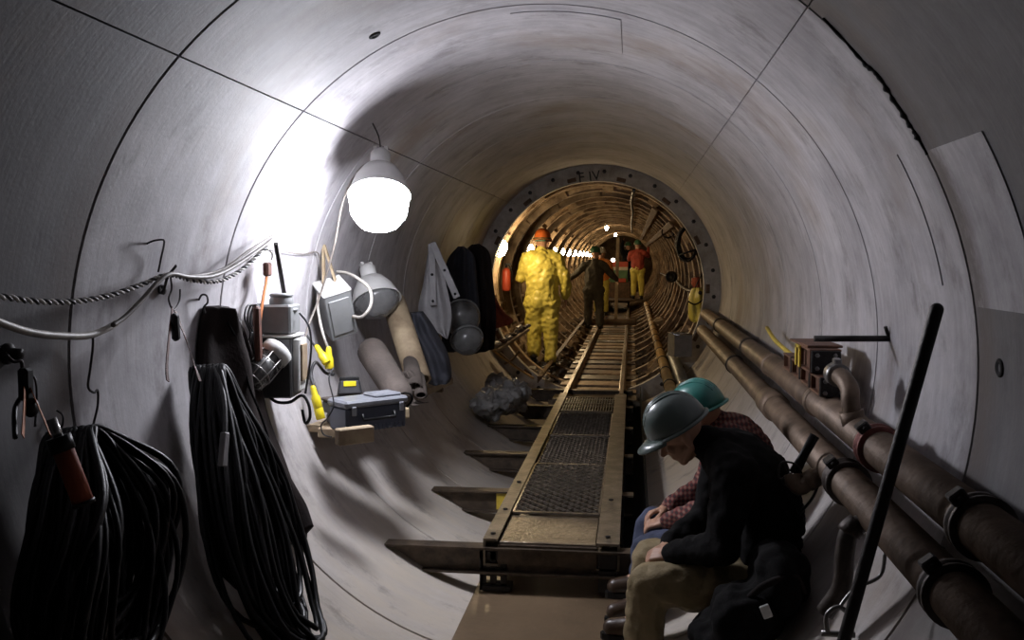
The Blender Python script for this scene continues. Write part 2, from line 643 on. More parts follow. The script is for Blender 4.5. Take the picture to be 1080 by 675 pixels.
# portal flange: steel annulus closing the lining on the steel-ribbed section
FL = thing('portal_flange', 'grey steel ring flange bolted round the mouth of the steel-ribbed section', 'flange', (0, 11.7, 0))
m = MB()
RF = 1.30
m.lathe([(RF, -.02), (RF, .10), (1.62, .10), (1.62, -.02), (RF, -.02)], Matrix.Rotation(-PI / 2, 3, 'X'), 96, (0, 11.65, R0))
fl = m.build('ring_plate', 'flange_steel', FL)
md = fl.modifiers.new('e', 'EDGE_SPLIT'); md.split_angle = .6
for k in range(28):
    a = 2 * PI * (k + .3) / 28
    m = MB()
    m.lathe([(.0001, -.035), (.016, -.035), (.016, -.012), (.026, -.012), (.026, 0), (.0001, 0)], Matrix.Rotation(-PI / 2, 3, 'X'), 6,
            (1.42 * math.sin(a), 11.632, R0 + 1.42 * math.cos(a)), smooth=False)
    m.build('bolt', 'iron', FL)
for k in range(14):
    m = MB()
    a = 2 * PI * (k + .5) / 14
    c = V((1.345 * math.sin(a), 11.628, R0 + 1.345 * math.cos(a)))
    rt = Matrix.Rotation(a, 3, 'Y')
    m.box(c, (.11, .012, .05), rt, ch=.004)
    m.box(c + rt @ V((0, -.012, 0)), (.03, .02, .03), rt)
    m.build('clip_plate', 'rust', FL)
cu = bpy.data.curves.new('mark', 'FONT')
cu.body = 'F IV'
cu.size = .17; cu.extrude = .001; cu.align_x = 'CENTER'
to = bpy.data.objects.new('mark', cu)
COL.objects.link(to)
dg = bpy.context.evaluated_depsgraph_get(); dg.update()
tm = bpy.data.meshes.new_from_object(to.evaluated_get(dg))
bpy.data.objects.remove(to)
tm.materials.clear(); tm.materials.append(MATS['paint_black'])
mo = bpy.data.objects.new('painted_mark', tm); COL.objects.link(mo)
mo.parent = FL
mp = at(622, 191, 11.625)
mo.matrix_local = Matrix.Translation(V((mp.x, mp.y, mp.z)) - V((0, 11.7, 0))) @ Matrix.Rotation(-.12, 4, 'Y') @ Matrix.Rotation(PI / 2, 4, 'X')

# steel section
SY0, SY1 = 11.75, 44.0
RS = 1.46
m = MB()
n = 72
ys = []
y = SY0
while y < SY1:
    ys += [(y, 0), (y + .10, 0), (y + .13, -.03), (y + .20, -.03), (y + .23, 0)]
    y += .26
vs = []
for yy, d in ys:
    for k in range(n):
        a = 2 * PI * k / n
        vs.append(((RS + d) * math.sin(a), yy, R0 + (RS + d) * math.cos(a)))
fs = []
for i in range(len(ys) - 1):
    for k in range(n):
        fs.append((i * n + k, (i + 1) * n + k, (i + 1) * n + (k + 1) % n, i * n + (k + 1) % n))
m.add(vs, fs)
o = 0
tag(m.build('wall_steel_liner', 'liner'), kind='structure')
m = MB()
m.lathe([(.0001, 0), (1.55, 0), (1.55, .1), (.0001, .1)], Matrix.Rotation(-PI / 2, 3, 'X'), 64, (0, SY1, R0))
tag(m.build('wall_heading', 'liner'), kind='structure')
rib_y = [12.35 + 1.22 * i for i in range(25)]
for i, y in enumerate(rib_y):
    m = MB()
    mr = Matrix.Rotation(-PI / 2, 3, 'X')
    # I section bent to the ring: inner flange, web, outer flange
    m.lathe([(1.31, -.06), (1.31, .06), (1.324, .06), (1.324, .006), (1.405, .006), (1.405, .06), (1.43, .06), (1.43, -.06),
             (1.405, -.06), (1.405, -.006), (1.324, -.006), (1.324, -.06), (1.31, -.06)], mr, 80, (0, y, R0), smooth=False)
    # splice plates and spacer lugs
    for a in [(-2.6 + k * .5 + .17 * (i % 2)) for k in range(11)]:
        c = V((1.365 * math.sin(a), y - .035, R0 + 1.365 * math.cos(a)))
        m.box(c, (.16, .05, .085), Matrix.Rotation(a, 3, 'Y'), ch=.004)
    tag(m.build('trim_%d' % (i + 10), 'rib'), kind='structure')
# longitudinal lagging bars between the ribs on both haunches
for i in range(24):
    m = MB()
    for k in range(9):
        a = 1.75 + k * .095
        for sg in (-1, 1):
            p = wallp(sg * a, rib_y[i] + .06, .115)
            q = wallp(sg * a, rib_y[i + 1] - .06, .115)
            m.bar(p, q, .03, .012, inward(p))
    tag(m.build('trim_%d' % (i + 40), 'rib'), kind='structure')

# broken mortar in the open joint on the upper right
m = MB()
pts = [W(*q, R0 - .002) for q in ((868, 19), (890, 42), (903, 57), (913, 68), (921, 74), (928, 82), (936, 94), (943, 106), (951, 117), (958, 129), (964, 138), (970, 148), (978, 163))]
sp_ = spline(pts, 6)
m.tube(sp_, [.004 + .011 * max(0, noise.noise(V((i * .35, 2, 0))) + .35) * (1 if 16 < i < 66 else .35) for i in range(len(sp_))], 7)
tag(m.build('trim_70', 'joint_filler'), kind='structure')
# muddy water lying in the invert
m = MB()
nn = 20
for i in range(1):
    pts = []
    zt = .055
    hw = math.sqrt(R0 ** 2 - (R0 - zt) ** 2) + .02
m.box((0, 4.0, zt - .03), (2 * hw, 20.0 - 4.8, .06))
tag(m.build('floor_mud', 'mud'), kind='structure')
m = MB()
zt = .2
hw = math.sqrt(R0 ** 2 - (R0 - zt) ** 2)
vs, fs = [], []
nx, ny = 16, 60
for j in range(ny + 1):
    for i in range(nx + 1):
        x = -hw + 2 * hw * i / nx; y = 11.62 + 30 * j / ny
        vs.append((x, y, zt + .06 * noise.noise(V((x * 4, y * 2.5, 1)))))
for j in range(ny):
    for i in range(nx):
        a = j * (nx + 1) + i
        fs.append((a, a + 1, a + nx + 2, a + nx + 1))
m.add(vs, fs, True)
tag(m.build('floor_muck', 'muck'), kind='structure')

# ------------------------------------------------------------------ lamps
NL = V((.10, -.49, -.865)).normalized()


def highbay(name, label, p, axis, lit, hang, tilt_label=None, scale=1.0):
    """bowl reflector with a conical glass; p = centre of the rim, axis = way it faces"""
    ax = V(axis).normalized()
    T = thing(name, label, 'lamp', p)
    fm = frame(ax)
    k = scale
    m = MB()
    m.lathe([(.05 * k, -.19 * k), (.095 * k, -.165 * k), (.135 * k, -.10 * k), (.158 * k, -.03 * k), (.168 * k, 0), (.172 * k, .004 * k),
             (.166 * k, .006 * k), (.15 * k, -.03 * k), (.125 * k, -.10 * k), (.085 * k, -.155 * k), (.0001, -.17 * k)], fm, 40, p)
    m.build('reflector', 'reflector_white', T)
    m = MB()
    prof = [(.16 * k, -.002), (.15 * k, .03 * k), (.11 * k, .075 * k), (.06 * k, .105 * k), (.052 * k, .112 * k), (.0001, .115 * k)]
    if lit:
        prof = [(.155 * k, -.002), (.158 * k, .05 * k), (.15 * k, .11 * k), (.115 * k, .165 * k), (.06 * k, .195 * k), (.0001, .205 * k)]
    m.lathe(prof, fm, 40, p)
    m.build('lens', 'lamp_cold' if lit else 'glass_dull', T)
    m = MB()
    m.lathe([(.055 * k, -.19 * k), (.055 * k, -.27 * k), (.04 * k, -.29 * k), (.0001, -.295 * k)], fm, 20, p)
    for q in (-.03, .03):
        m.box(V(p) + fm @ V((q * k, 0, -.30 * k)), (.02 * k, .035 * k, .03 * k), fm)
    m.build('socket_housing', 'reflector_white', T)
    m = MB()
    top = V(p) - ax * .30 * k
    m.tube(spline([top, top * .5 + V(hang) * .5 + V((.012, 0, 0)), V(hang)], 6), .004, 6)
    m.build('hanging_wire', 'wire', T)
    return T


LP = at(400, 206, 5.02)
lampT = highbay('work_lamp', 'glowing bowl-shaped work lamp hanging from the lining beside the left wall', LP, NL, True, W(393, 130, 1.498))
m = MB()
m.tube(spline([LP - NL * .26, at(378, 180, 5.25), at(362, 212, 5.2), at(352, 262, 5.25), at(338, 310, 5.3), at(325, 345, 5.2), at(318, 372, 4.98)], 8), .006, 8)
m.build('power_cable', 'cable_grey', lampT)
pB = at(397, 318, 6.35)
highbay('work_lamp', 'unlit white bowl lamp with dull conical glass hanging above the plank shelf', pB, V((.36, -.47, -.80)), False, W(389, 275, 1.49), scale=1.03)

for k, yy in enumerate([13.25 + 2.42 * i for i in range(12)]):
    p = wallp(-1.93 + .72, yy, .165)
    p = V((-1.245, yy, 2.0)) if k else V((-1.215, 11.95, 1.99))
    T = thing('bulkhead_lamp', ORD[k] + ' glowing oval lamp on the left ribs of the steel section, counted from the flange', 'lamp', p, None,
              'glowing lamps along the steel section')
    ax = V((.86, -.4 if k else .15, -.25)).normalized()
    fm = frame(ax)
    if k: fm = fm @ Matrix.Diagonal(V((.78, .85, .85)))
    m = MB()
    m.lathe([(.075, -.05), (.088, -.045), (.088, -.01), (.0001, -.01)], fm, 20, p, sy=1.35)
    m.build('backplate', 'box_grey', T)
    m = MB()
    m.lathe([(.08, -.012), (.078, .02), (.06, .055), (.03, .072), (.0001, .076)], fm, 20, p, sy=1.4)
    m.build('glass', 'lamp_warm', T)
    if k < 5:
        m = MB()
        m.tube([p - ax * .03, p - ax * .03 + V((-.02, .0, .07)), p + V((-.03, 0, .15))], .01, 6)
        m.build('conduit', 'iron', T)

w = bpy.data.worlds.new('world')
scene.world = w
w.use_nodes = True
w.node_tree.nodes['Background'].inputs[0].default_value = (.01, .01, .012, 1)
w.node_tree.nodes['Background'].inputs[1].default_value = .5
scene.view_settings.view_transform = 'Standard'
scene.view_settings.look = 'None'
scene.view_settings.exposure = 0
scene.view_settings.gamma = 1
scene.view_settings.use_curve_mapping = False
scene.cycles.use_denoising = True
scene.cycles.max_bounces = 8
scene.cycles.diffuse_bounces = 5
scene.cycles.sample_clamp_indirect = 6

# ------------------------------------------------------------------ walkway and track
DW = .32                                   # walking level
XL0, XL1, XR0, XR1 = -.352, -.272, .262, .385
WK = thing('raised_walkway', 'long steel frame of the raised walkway, open-ended above the mud', 'walkway frame', (0, 5.0, 0))


def channel(name, x0, x1, y0, y1, z, hh, material, parent, flip=1):
    m = MB()
    w = x1 - x0
    t = .012
    o = [(x0, z), (x1, z), (x1, z - t), (x0 + t, z - t), (x0 + t, z - hh + t), (x1, z - hh + t), (x1, z - hh), (x0, z - hh)]
    if flip < 0:
        o = [(x1 - (q[0] - x0), q[1]) for q in o][::-1]
    M = Matrix(((1, 0, 0), (0, 0, 1), (0, 1, 0)))
    m.prism([(a, b) for a, b in o][::-1], (0, y0, 0), M, y1 - y0)
    return m.build(name, material, parent)


channel('stringer', XL0, XL1, 5.0, 10.6, DW + .035, .15, 'walk_steel', WK)
channel('stringer', XR0, XR1, 5.0, 10.6, DW + .03, .15, 'walk_steel', WK, -1)
m = MB()
m.box(((XL1 + XR0) / 2, 5.012, DW - .055), (XR0 - XL1, .012, .10))
m.box(((XL1 + XR0) / 2, 5.03, DW - .005), (XR0 - XL1, .05, .010))
m.build('end_angle', 'tie_steel', WK)
# slotted leg plates under the near corner
m = MB()
mx = Matrix(((1, 0, 0), (0, 0, 1), (0, 1, 0)))
for x0 in (-.375,):
    for zz, hh in ((.062, .025), (.145, .03), (.235, .03)):
        m.box((x0 + .075, 5.03, zz + .02), (.15, .02, hh + .02), ch=.003)
    for xx in (x0 + .018, x0 + .075, x0 + .132):
        m.box((xx, 5.03, .175), (.036, .02, .22), ch=.003)
m.box((-.28, 5.06, .075), (.16, .10, .03), ch=.004)
m.box((-.36, 5.06, .18), (.012, .08, .22))
m.build('slotted_leg', 'iron', WK)
m = MB()
m.box((XR0 + .06, 5.05, .19), (.10, .10, .22), ch=.005)
m.build('leg', 'iron', WK)
for k, (x, y) in enumerate([(-.31, 5.09), (-.31, 5.6), (-.31, 6.3), (.32, 5.1), (.32, 5.9)]):
    m = MB()
    m.lathe([(.014, 0), (.014, .01), (.008, .012), (.0001, .013)], None, 6, (x, y, DW + .034), smooth=False)
    m.build('bolt', 'iron', WK)

m = MB()
m.box(((XL1 + XR0) / 2, 5.30, DW + .006), (XR0 - XL1 - .01, .53, .012), ch=.004)
tag(m.build('tread_plate', 'muddy_plate'), 'solid muddy steel plate at the open end of the walkway', 'plate')


def grating(label, y0, y1, z, cell=.052, x0=XL1 + .012, x1=XR0 - .008, tilt=0.0, mt='mesh_steel'):
    T = thing('walkway_grating', label, 'grating', (0, y0, z), None, 'expanded metal gratings on the walkway')
    m = MB()
    nx = int((x1 - x0) / (cell * .5))
    dx = (x1 - x0) / nx
    ny = int((y1 - y0) / (cell * .62))
    dy = (y1 - y0 - .02) / ny
    for j in range(ny):
        yc = y0 + .01 + (j + .5) * dy
        sg = 1 if j % 2 else -1
        for i in range(nx):
            s0 = sg * (1 if i % 2 else -1)
            p = V((x0 + i * dx, yc + s0 * dy / 2, z + tilt * (yc - y0)))
            q = V((x0 + (i + 1) * dx, yc - s0 * dy / 2, z + tilt * (yc - y0)))
            m.bar(p, q, .0075, .014, V((0, .45, 1)))
    me = m.build('expanded_mesh', mt, T)
    m = MB()
    for yy in (y0, y1):
        m.bar((x0, yy, z + tilt * (yy - y0)), (x1, yy, z + tilt * (yy - y0)), .02, .012)
    for xx in (x0, x1):
        m.bar((xx, y0, z), (xx, y1, z + tilt * (y1 - y0)), .012, .012, V((0, 0, 1)))
    m.build('edge_bar', 'mesh_steel', T)
    return T


grating('coarse expanded-metal walkway grating next to the solid muddy plate', 5.60, 6.95, DW + .022, .078)
grating('expanded-metal walkway grating with its end under the coarse one', 6.9, 8.15, DW + .002, .062)
grating('far expanded-metal walkway grating, next to the flat bar panel', 8.17, 9.35, DW + .012, .062)
T = thing('bar_grating', 'narrow panel of flat steel bars closing the walkway before the bare sleepers', 'grating', (0, 9.4, DW))
for k in range(19):
    m = MB()
    x = XL1 + .02 + k * .0275
    m.bar((x, 9.4, DW + .012), (x, 10.35, DW + .012), .007, .03)
    m.build('bearing_bar', 'walk_steel', T)
for yy in (9.41, 9.87, 10.34):
    m = MB()
    m.bar((XL1 + .01, yy, DW + .02), (XR0 - .01, yy, DW + .02), .008, .02)
    m.build('cross_bar', 'walk_steel', T)
m = MB()
m.prism([(.392, .30), (.40, .30), (.40, .14), (.545, .14), (.545, .33), (.553, .33), (.553, .13), (.392, .13)][::-1], (0, 5.15, 0), mx, 6.3)
tag(m.build('cable_trough', 'cloth_black'), 'long black steel trough between the walkway and the seated men', 'trough')

tie_lab = ['I-beam cross tie at the open muddy end of the walkway', 'second I-beam cross tie from the muddy end, yellow paint on its flange',
           'third I-beam cross tie from the muddy end of the walkway', 'fourth I-beam cross tie from the muddy end of the walkway',
           'fifth I-beam cross tie, beside the crumpled plastic film', 'sixth I-beam cross tie, last before the steel flange']
for k in range(6):
    y = 5.03 + 1.235 * k
    T = thing('cross_tie', tie_lab[k], 'beam', (0, y, .2), None, 'I-beam cross ties under the walkway')
    zt, hh, bw, t = DW - .012, .145, .10, .012
    m = MB()
    # flanges and web; the left end is cut along the curve of the lining
    def xe(z): return -math.sqrt(R0 ** 2 - (R0 - z) ** 2) + .012
    for z0, z1, w in ((zt - t, zt, bw), (zt - hh + t, zt - t, .009), (zt - hh, zt - hh + t, bw)):
        a, b = xe(z0), xe(z1)
        x1 = .46
        vs = [(a, y - w / 2, z0), (x1, y - w / 2, z0), (x1, y + w / 2, z0), (a, y + w / 2, z0),
              (b, y - w / 2, z1), (x1, y - w / 2, z1), (x1, y + w / 2, z1), (b, y + w / 2, z1)]
        m.add(vs, [(3, 2, 1, 0), (4, 5, 6, 7), (0, 1, 5, 4), (1, 2, 6, 5), (2, 3, 7, 6), (3, 0, 4, 7)])
    m.build('beam', 'tie_steel', T)
    if k == 1:
        m = MB()
        m.box((-.42, y - bw / 2 + .02, zt - .07), (.07, .012, .11))
        m.build('paint_band', 'stripe_yellow', T)

# rails that run on into the steel section
for x, lab in ((-.30, 'worn steel rail carrying on from the walkway, under the dark-clothed worker'), (.33, 'worn steel rail carrying on from the walkway towards the locomotive')):
    m = MB()
    z = DW + .035
    o = [(-.022, 0), (.022, 0), (.022, -.02), (.007, -.03), (.007, -.075), (.04, -.088), (.04, -.1), (-.04, -.1), (-.04, -.088), (-.007, -.075), (-.007, -.03), (-.022, -.02)]
    m.prism([(x + a, z + b) for a, b in o], (0, 10.62, 0), mx, 23.0)
    tag(m.build('rail', 'rail_steel'), lab, 'rail', 'track rails')
m = MB()
zq = .47
m.prism([(-.62 + a, zq + b) for a, b in [(-.025, .03), (.03, .03), (.03, .018), (-.013, .018), (-.013, -.05), (-.025, -.05)]], (0, 10.9, 0), mx, 12)
tag(m.build('side_stringer', 'rust'), 'bare steel angle along the left of the track, beyond the worker in yellow', 'steel angle')

for k in range(22):
    y = 10.75 + .62 * k
    T = thing('sleeper', ORD[k] + ' perforated steel sleeper beyond the walkway, counted from the grating', 'sleeper', (0, y, .24), None, 'perforated steel sleepers of the track')
    m = MB()
    zt = .262
    xs = [-.50 + i * .25 for i in range(5)]
    # channel on its side: face plate built round square holes
    for zz, hh in ((zt - .01, .02), (zt - .075, .02)):
        m.box((.02, y, zz), (.96, .012, hh))
    for i in range(9):
        m.box((-.46 + i * .12, y, zt - .042), (.085, .012, .05))
    m.box((.02, y + .20, zt - .006), (.96, .40, .012))
    m.box((.02, y + .06, zt - .08), (.96, .13, .012))
    m.build('channel', 'rib' if k % 3 else 'walk_steel', T)

# ------------------------------------------------------------------ pipes along the right wall
PU = V((1.325, 1.195)); PLo = V((1.254, 1.028)); PR = .067


def axis_tube(m, x, z, y0, y1, r, n=24, prof=None):
    mr = Matrix.Rotation(-PI / 2, 3, 'X')
    m.lathe(prof or [(r, 0), (r, y1 - y0)], mr, n, (x, y0, z))


UP = thing('pipe_line', 'upper rusty steel pipe along the right wall, ending at the flange', 'pipe', (PU.x, 3, PU.y))
m = MB(); axis_tube(m, PU.x, PU.y, 1.2, 11.6, PR); m.build('pipe', 'pipe_rust', UP)
LO = thing('pipe_line', 'lower rusty steel pipe along the right wall, behind the seated men', 'pipe', (PLo.x, 3, PLo.y))
m = MB(); axis_tube(m, PLo.x, PLo.y, 1.2, 11.2, PR); m.build('pipe', 'pipe_rust', LO)


def py_at(c, px):
    """depth at which a point of pipe c shows at image column px"""
    best = None
    y = 1.5
    while y < 12:
        v = V((c.x, y, c.y)) - CAM
        cs, sn = math.cos(YAW), math.sin(YAW)
        x, yy = cs * v.x + sn * v.y, -sn * v.x + cs * v.y
        z = math.cos(PITCH) * yy - math.sin(PITCH) * v.z
        e = abs(540 + FOC * x / z - px)
        if best is None or e < best[0]:
            best = (e, y)
        y += .01
    return best[1]


def clamp(c, y, T, material, r=PR, w=.07):
    m = MB()
    R = r + .018
    axis_tube(m, c.x, c.y, y - w / 2, 0, 0, 28, [(r - .002, 0), (R, 0), (R, .015), (R - .008, .02), (R - .008, w - .02), (R, w - .015), (R, w), (r - .002, w)])
    o = m.build('coupling', material, T)
    for sgn in (-1, 1):
        m = MB()
        d = V((-.62 * sgn, 0, .78 * sgn))
        q = V((c.x, y, c.y)) + d * (R + .012)
        m.box(q, (.045, w * .8, .035), frame(d, V((0, 1, 0))), ch=.005)
        m.tube([q + V((0, -w * .6, 0)), q + V((0, w * .6, 0))], .008, 6)
        m.build('bolt_lug', 'iron', o)


def sleeve(c, y, T, w=.06, r=PR, mt='pipe_rust', ex=.009):
    m = MB()
    axis_tube(m, c.x, c.y, y - w / 2, 0, 0, 26, [(r, 0), (r + ex, .006), (r + ex, w - .006), (r, w)])
    m.build('collar', mt, T)


clamp(PU, py_at(PU, 928), UP, 'coupling_red')
clamp(PU, py_at(PU, 1035), UP, 'coupling', w=.05)
clamp(PLo, py_at(PLo, 893), LO, 'coupling', w=.09)
clamp(PLo, py_at(PLo, 1006), LO, 'coupling', w=.05)
sleeve(PLo, py_at(PLo, 815), LO, .30, mt='pipe_rust', ex=.014)
sleeve(PU, py_at(PU, 815), UP, .05)
sleeve(PU, py_at(PU, 864), UP, .05)
sleeve(PLo, py_at(PLo, 775), LO, .06, mt='coupling')
sleeve(PU, py_at(PU, 790), UP, .06, mt='coupling')
sleeve(PU, py_at(PU, 760), UP, .10, mt='coupling')
# branch elbow on the upper pipe, towards the bracket
ye = py_at(PU, 906)
b0 = V((PU.x, ye, PU.y))
m = MB()
pth = spline([b0 + V((-.02, 0, .03)), b0 + V((-.035, 0, .115)), b0 + V((-.035, .02, .165)), b0 + V((-.045, .09, .2)), b0 + V((-.055, .18, .205))], 6)
m.tube(pth, .036, 16)
m.tube([b0 + V((-.018, 0, .03)), b0 + V((-.032, 0, .085))], .047, 16)
el = m.build('branch_elbow', 'pipe_rust', UP)
m = MB()
m.tube([pth[-1] + V((.004, -.05, 0)), pth[-1] + V((0, .02, .002))], .048, 16)
m.box(pth[-1] + V((0, -.015, .055)), (.03, .05, .025), ch=.004)
m.build('hose_clip', 'wire_steel', el)
# branch on the lower pipe with a lever valve
yb = py_at(PLo, 879)
b1 = V((PLo.x, yb, PLo.y))
m = MB()
pth = spline([b1 + V((-.03, 0, -.02)), b1 + V((-.09, 0, -.05)), b1 + V((-.13, -.01, -.08)), b1 + V((-.155, .0, -.06)), b1 + V((-.16, .01, -.035))], 6)
m.tube(pth, .034, 16)
m.tube([pth[4], pth[8]], .041, 16)
br = m.build('branch_elbow', 'pipe_rust', LO)
m = MB()
h0, h1 = pth[-1] + V((0, 0, .01)), at(858, 458, yb + .02)
m.tube([h0, h0 * .6 + h1 * .4, h1], [.016, .012, .014], 8)
m.tube([h0 + V((.02, 0, -.01)), h0 * .5 + h1 * .5 + V((.018, 0, .0)), h1 + V((.015, 0, -.01))], .010, 8)
m.build('valve_lever', 'rubber', LO)
m = MB()
m.tube(spline([h0, at(822, 505, yb), at(824, 488, yb - .02), at(840, 490, yb), at(846, 500, yb)], 6), .004, 6)
m.build('tie_wire', 'wire', LO)
m = MB()
m.tube(spline([at(868, 497, yb - .01), at(858, 523, yb + .03), at(845, 540, yb + .08), at(834, 556, yb + .2)], 6), .006, 6)
tag(m.build('drop_cable', 'cable_dark'), 'thin dark cable hanging from the lower right pipe down the lining', 'cable')
# elbow hanging under the lower pipe, and its hose
yh = py_at(PLo, 925)
b2 = V((PLo.x, yh, PLo.y))
m = MB()
pth = spline([b2 + V((-.04, 0, -.03)), b2 + V((-.085, 0, -.06)), b2 + V((-.10, .0, -.13)), b2 + V((-.105, .02, -.26)), b2 + V((-.15, .05, -.36))], 6)
m.tube(pth, .032, 14)
m.tube(pth[3:8], .04, 14)
m.build('drop_elbow', 'coupling', LO)

# pipe hangers
for c, pxs, T in ((PU, (770, 905, 1000), UP), (PLo, (785, 945), LO)):
    for px in pxs:
        y = py_at(c, px)
        m = MB()
        q = V((c.x, y, c.y)); out = -inward(q)
        m.bar(q + out * .05, q + out * (R0 - math.hypot(q.x, q.z - R0) - .012), .03, .012, V((0, 1, 0)))
        m.build('bracket', 'iron', T)

# rusty bolted clamp blocks resting on the upper pipe against the lining
y0 = py_at(PU, 862)
BS = thing('steel_bracket', 'rusty stack of bolted steel channel blocks resting on the upper right pipe', 'bracket', (1.34, y0, 1.27))
def chan_block(name, c, size, mt):
    m = MB()
    x, y, z = size
    c = V(c)
    t = .012
    m.box(c + V((0, 0, z / 2 - t / 2)), (x, y, t), ch=.003)
    m.box(c + V((0, 0, -z / 2 + t / 2)), (x, y, t), ch=.003)
    m.box(c + V((x / 2 - t, 0, 0)), (t, y, z - 2 * t))
    m.box(c + V((0, -y / 2 + t, 0)), (x - .005, t, z - 2 * t))
    m.box(c + V((0, y / 2 - t, 0)), (x - .005, t, z - 2 * t))
    m.box(c + V((-x / 2 + .03, 0, 0)), (t, y - 2 * t, z - 2 * t))
    return m.build(name, mt, BS)
def bolt_plate(c, y, z):
    m = MB(); c = V(c)
    m.box(c, (y, .014, z), ch=.003)
    o = m.build('bolt_plate', 'iron', BS)
    for dx in (-.3, .3):
        for dz in (-.3, .3):
            m = MB()
            m.lathe([(.010, 0), (.010, .010), (.0001, .011)], Matrix.Rotation(PI / 2, 3, 'X'), 6, c + V((dx * y, -.007, dz * z)), smooth=False)
            m.build('bolt', 'wire_steel', o)
zb = PU.y + PR + .045
xc = PU.x - .005
for k, (dy, dz) in enumerate(((-.26, 0), (.0, .005), (.26, .01), (.52, .012))):
    chan_block('block', (xc, y0 + dy, zb + dz), (.12, .21, .085), 'bracket_rust')
    bolt_plate((xc, y0 + dy - .113, zb + dz), .115, .085)
chan_block('block', (xc - .01, y0 - .10, zb + .10), (.14, .30, .11), 'bracket_rust')
bolt_plate((xc - .01, y0 - .26, zb + .10), .13, .10)
chan_block('block', (xc, y0 + .22, zb + .085), (.10, .22, .075), 'bracket_rust')
m = MB()
m.box((xc - .01, y0 + .0, zb + .162), (.16, .38, .012), rotz(.05), ch=.003)
m.build('cover_strip', 'bracket_rust', BS)
m = MB()
m.box((xc - .085, y0 - .02, zb + .10), (.008, .035, .1))
m.box((xc - .085, y0 + .07, zb + .10), (.008, .035, .1))
m.box((xc - .085, y0 + .025, zb + .145), (.008, .12, .014))
m.build('yellow_loop', 'stripe_yellow', BS)

m = MB()
m.tube(spline([V((PU.x + .03, y0 + .70, zb + .0)), V((PU.x + .02, y0 + 1.0, zb + .02)), V((PU.x + .03, y0 + 1.6, zb + .04)), V((PU.x + .05, y0 + 2.1, zb + .08))], 6), .014, 10)
tag(m.build('air_hose', 'stripe_yellow'), 'yellow hose lying along the top of the upper right pipe', 'hose')

# rod sticking out of the lining
p = W(938, 357)
m = MB()
m.tube([p + V((.06, 0, 0)), p + V((-.302, 0, -.004))], .013, 12)
o = m.build('steel_rod', 'iron')
tag(o, 'short dark steel rod sticking straight out of the right lining', 'rod')
m = MB()
m.tube([p + V((-.005, -.004, .012)), p + V((-.02, -.01, .05))], .008, 8)
m.build('nail', 'iron', o)

# long bar leaning on the pipes
a, b = at(990, 319, 2.72), at(877, 722, 2.72)
m = MB()
d = (b - a).normalized()
m.cap(a + d * .02, b, .0185, .0185, 16)
tag(m.build('pry_bar', 'iron'), 'long dark round steel bar leaning across both right-hand pipes', 'bar')

# grout plugs in the lining
for px, py, lab in ((1055, 388, 'dark grout hole plug in the right lining beside the leaning bar'), (395, 37, 'dark lifting-hole plug high in the lining above the glowing lamp')):
    p = W(px, py)
    m = MB()
    m.lathe([(.028, -.02), (.028, .004), (.02, .008), (.012, -.004), (.0001, -.006)], frame(inward(p)), 14, p)
    tag(m.build('grout_plug', 'joint_filler'), lab, 'plug')

# chain hoist block at the foot of the leaning bar
p = at(884, 657, 2.95)
T = thing('shackle', 'small galvanised shackle hanging at the foot of the leaning bar', 'shackle', p)
m = MB()
m.tube(spline([p + V((-.03, 0, -.035)), p + V((-.035, 0, .02)), p + V((0, 0, .05)), p + V((.035, 0, .02)), p + V((.03, 0, -.035))], 6), .008, 8)
m.build('bow', 'wire_steel', T)
m = MB()
m.tube([p + V((-.05, 0, -.035)), p + V((.05, 0, -.035))], .01, 8)
m.tube(spline([p + V((0, 0, .045)), p + V((.05, .02, .1)), p + V((.13, .04, .14)), V((1.22, 2.99, .97))], 6), .006, 6)
m.build('pin_and_sling', 'wire_steel', T)

# ------------------------------------------------------------------ left wall: cables, hooks, coils, clothes
def lerp_rows(rows, t):
    n = len(rows) - 1
    f = min(n - 1e-6, t * n)
    i = int(f); u = f - i
    p0, p1, p2, p3 = rows[max(i - 1, 0)], rows[i], rows[i + 1], rows[min(i + 2, n)]
    def cr(a, b, c, d): return .5 * (2 * b + (c - a) * u + (2 * a - 5 * b + 4 * c - d) * u * u + (3 * b - a - 3 * c + d) * u ** 3)
    return [tuple(cr(p0[k][q], p1[k][q], p2[k][q], p3[k][q]) for q in (0, 1)) for k in (0, 1)]


